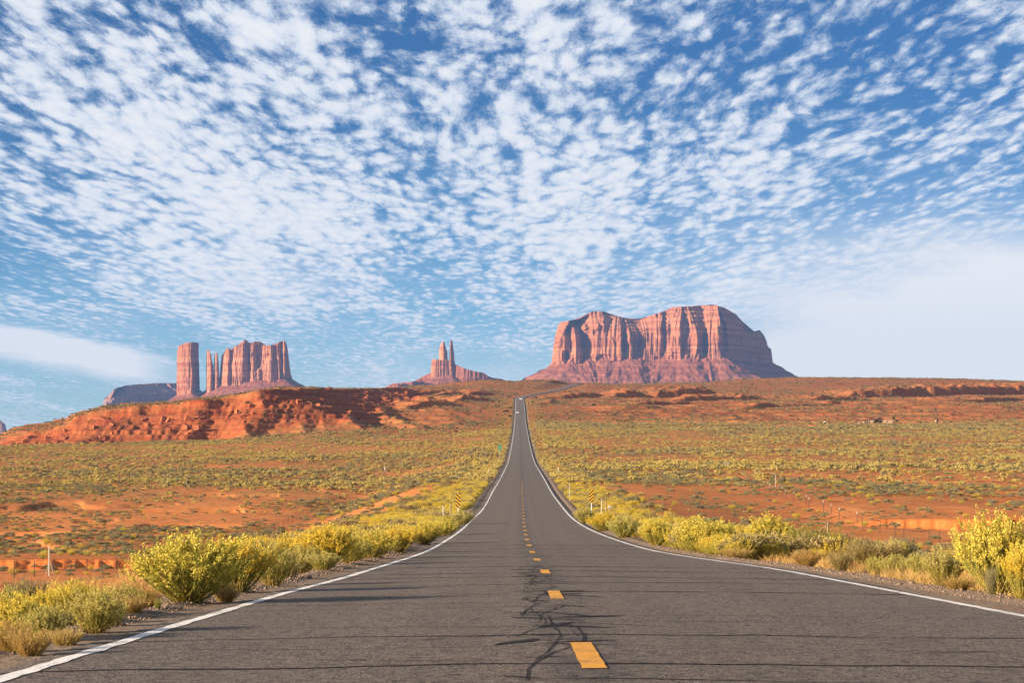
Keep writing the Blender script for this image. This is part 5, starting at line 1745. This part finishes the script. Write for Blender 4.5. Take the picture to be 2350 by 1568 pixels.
def build_homestead():
    D = 1405.0
    X = lambda vx: (vx - CX) / FPX * D
    # ruined house with a gable shed
    x0 = X(1982); zg = tz(X(2010), D)
    r = empty('homestead', (X(2010), D, zg + .5)); tag(r, 'old cream homestead with dark roofs at the top of the right sage plain', 'house')
    rx = lambda cx: (1856 + cx * .1436 - 2010) / FPX * D
    w = MB(); w.box((rx(960), 1.0, 1.0), (rx(1050) - rx(870), 4.0, 2.4)); wall_a = w.build('wall', M['stucco'], r)
    w = MB(); w.box((rx(1262), 1.2, 1.15), (rx(1340) - rx(1192), 4.5, 2.7)); wall_b = w.build('wall', M['stucco'], r)
    # gabled middle house, gable end to the camera
    a, b = rx(1062), rx(1222); hw = (b - a) / 2; c = (a + b) / 2
    w = MB()
    w.add([(a, 0, -.3), (b, 0, -.3), (b, 0, 2.3), (c, 0, 4.2), (a, 0, 2.3), (a, 7, -.3), (b, 7, -.3), (b, 7, 2.3), (c, 7, 4.2), (a, 7, 2.3)],
          [(0, 1, 2, 3, 4), (9, 8, 7, 6, 5), (0, 5, 6, 1), (1, 6, 7, 2), (0, 4, 9, 5)])
    wall_c = w.build('wall', M['shaded_gable'], r)
    rf = MB()
    t = .18
    for s in (-1, 1):
        e0 = (c + s * (hw + .4), 2.3 - .4 * 1.9 / hw); 
        rf.add([(c, -.4, 4.22), (e0[0], -.4, e0[1] + .02), (e0[0], 7.4, e0[1] + .02), (c, 7.4, 4.22), (c, -.4, 4.22 + t), (e0[0], -.4, e0[1] + t), (e0[0], 7.4, e0[1] + t), (c, 7.4, 4.22 + t)],
               [(0, 1, 2, 3), (4, 5, 6, 7), (0, 1, 5, 4), (1, 2, 6, 5), (2, 3, 7, 6)])
    rf.build('roof', M['roof'], r)
    rf = MB(); rf.add([(rx(840), -1.4, 1.9), (rx(1056), -1.4, 2.75), (rx(1056), 3.6, 3.1), (rx(840), 3.6, 2.3), (rx(840), -1.4, 2.08), (rx(1056), -1.4, 2.93), (rx(1056), 3.6, 3.28), (rx(840), 3.6, 2.48)],
                      [(0, 1, 2, 3), (4, 5, 6, 7), (0, 1, 5, 4), (1, 2, 6, 5), (2, 3, 7, 6), (3, 0, 4, 7)]); rf.build('porch_roof', M['roof'], r)
    for cx in (900, 930, 962, 1040):
        MB().box((rx(cx), -1.012, .95), (.8, .03, 1.6)).build('door', M['opening'], wall_a)
    MB().box((rx(1140), -.02, 1.0), (1.6, .03, 2.0)).build('door', M['opening'], wall_c)
    MB().box((rx(1250), -1.07, 1.4), (.9, .03, .8)).build('window', M['opening'], wall_b)
    # things round it
    def tree(vx, h, wd, mat, label, d=D):
        x = X(vx); o = empty('homestead_tree', (x, d, tz(x, d))); tag(o, label, 'tree')
        MB().tube([(0, 0, -.2), (.05, 0, h * .3), (0, .05, h * .62)], [.16, .12, .05], 6).build('trunk', M['wood'], o)
        v, f = make_sage(int(vx), 150, .11, .8)
        v = v * np.array([wd, wd, h * .85]) + np.array([0, 0, h * .16])
        c = mesh_from('crown', v, f, mat, False, o)
        return o
    tree(1953, 5.2, 1.3, M['rush'], 'small green tree left of the cream homestead')
    tree(2050, 6.0, 1.2, M['dark_leaf'], 'tall dark tree at the right end of the cream homestead', D - 1)
    tree(2057, 3.0, 1.6, M['dark_leaf'], 'low dark bushy tree right of the tall dark one by the homestead', D - 3)
    tree(1935, 2.2, 3.4, M['rush'], 'wide low green bush-like tree left of the homestead', D + 6)
    car(X(1965.5), D - 4, tz(X(1965.5), D - 4), math.radians(88), M['car_white'], 'white car parked at the left end of the homestead', 4.6, 1.9, 1.35, 'parked_car')
    car(X(1975), D - 2, tz(X(1975), D - 2), math.radians(80), M['car_dark'], 'dark maroon car parked between the white car and the homestead', 4.7, 1.9, 1.7, 'parked_car')
    def tank(vx, w, h, label, cat, mat):
        x = X(vx); o = empty('water_tank' if cat == 'water tank' else 'outhouse', (x, D - 3, tz(x, D - 3)), .5); tag(o, label, cat)
        if cat == 'water tank':
            MB().tube([(0, 0, -.2), (0, 0, h * .9)], w / 2, 16).build('drum', mat, o)
            MB().tube([(0, 0, h * .9), (0, 0, h)], [w / 2 * 1.02, w * .12], 16).build('lid', M['galv'], o)
        else:
            MB().box((0, 0, h * .45), (w, w, h * .9)).build('wall', mat, o)
            MB().box((0, 0, h * .95), (w * 1.2, w * 1.2, .12)).build('roof', M['roof'], o)
            MB().box((-.1, -w / 2 - .012, h * .38), (w * .5, .02, h * .7)).build('door', M['opening'], o)
    tank(1891.5, 1.7, 2.2, 'white water tank standing alone left of the homestead', 'water tank', M['whitepost'])
    tank(2147, 1.7, 2.4, 'tiny cream outhouse standing alone right of the homestead', 'outhouse', M['stucco'])


def build_boulders():
    """fallen red blocks at the foot of the hill ledges"""
    rg = np.random.default_rng(44)
    spots = []
    n = 0
    for t in range(4000):
        y = rg.uniform(1180, 1500); x = rg.uniform(-.24, -.02) * y
        z, e, red, bank, prof = terrain(np.array([x]), np.array([y]), True)
        if .35 < prof[0] < .8 and red[0] > .5:
            spots.append((x, y, float(z[0]))); n += 1
            if n >= 60: break
    for i, (x, y, z) in enumerate(spots):
        s = rg.uniform(.9, 2.4)
        b = np.array([[sx, sy, sz] for sx in (-1, 1) for sy in (-1, 1) for sz in (-1, 1)], float) * rg.uniform(.55, 1.1, (8, 3))
        m = MB(); m.add([tuple(p * s + np.array([0, 0, s * .4])) for p in b], [(0, 1, 3, 2), (4, 6, 7, 5), (0, 4, 5, 1), (2, 3, 7, 6), (0, 2, 6, 4), (1, 5, 7, 3)])
        o = m.build('boulder', M['redstone'])
        o.location = (x, y, z - .3); o.rotation_euler = (rg.uniform(-.4, .4), rg.uniform(-.4, .4), rg.uniform(0, 6))
        tag(o, 'fallen red boulder lying on the red hill slope left of the road', 'boulder', 'boulders on the red hill')


def build_haze():
    m = bpy.data.materials.new('thin air')
    m.use_nodes = True
    t = m.node_tree; t.nodes.clear(); N = NT(t)
    out = N.node('ShaderNodeOutputMaterial')
    v = N.node('ShaderNodeVolumePrincipled')
    v.inputs['Color'].default_value = HAZE_COL
    v.inputs['Density'].default_value = HAZE_D
    v.inputs['Anisotropy'].default_value = 0.0
    t.links.new(v.outputs[0], out.inputs['Volume'])
    b = MB()
    x0, x1, y0, y1, z0, z1 = -8200, 8200, -300, 12300, -70, 640
    b.box(((x0 + x1) / 2, (y0 + y1) / 2, (z0 + z1) / 2), (x1 - x0, y1 - y0, z1 - z0))
    o = b.build('haze', m)
    tag(o, 'pale bluish desert air', 'haze', None, 'stuff')


HAZE_D = 3.3e-5
HAZE_COL = (0.16, 0.36, 0.76, 1)

build_ground()
ROAD = build_road()
build_buttes()
veg_meshes()
build_near()
scatter()
build_small_cover()
build_things()
build_homestead()
build_boulders()
build_haze()
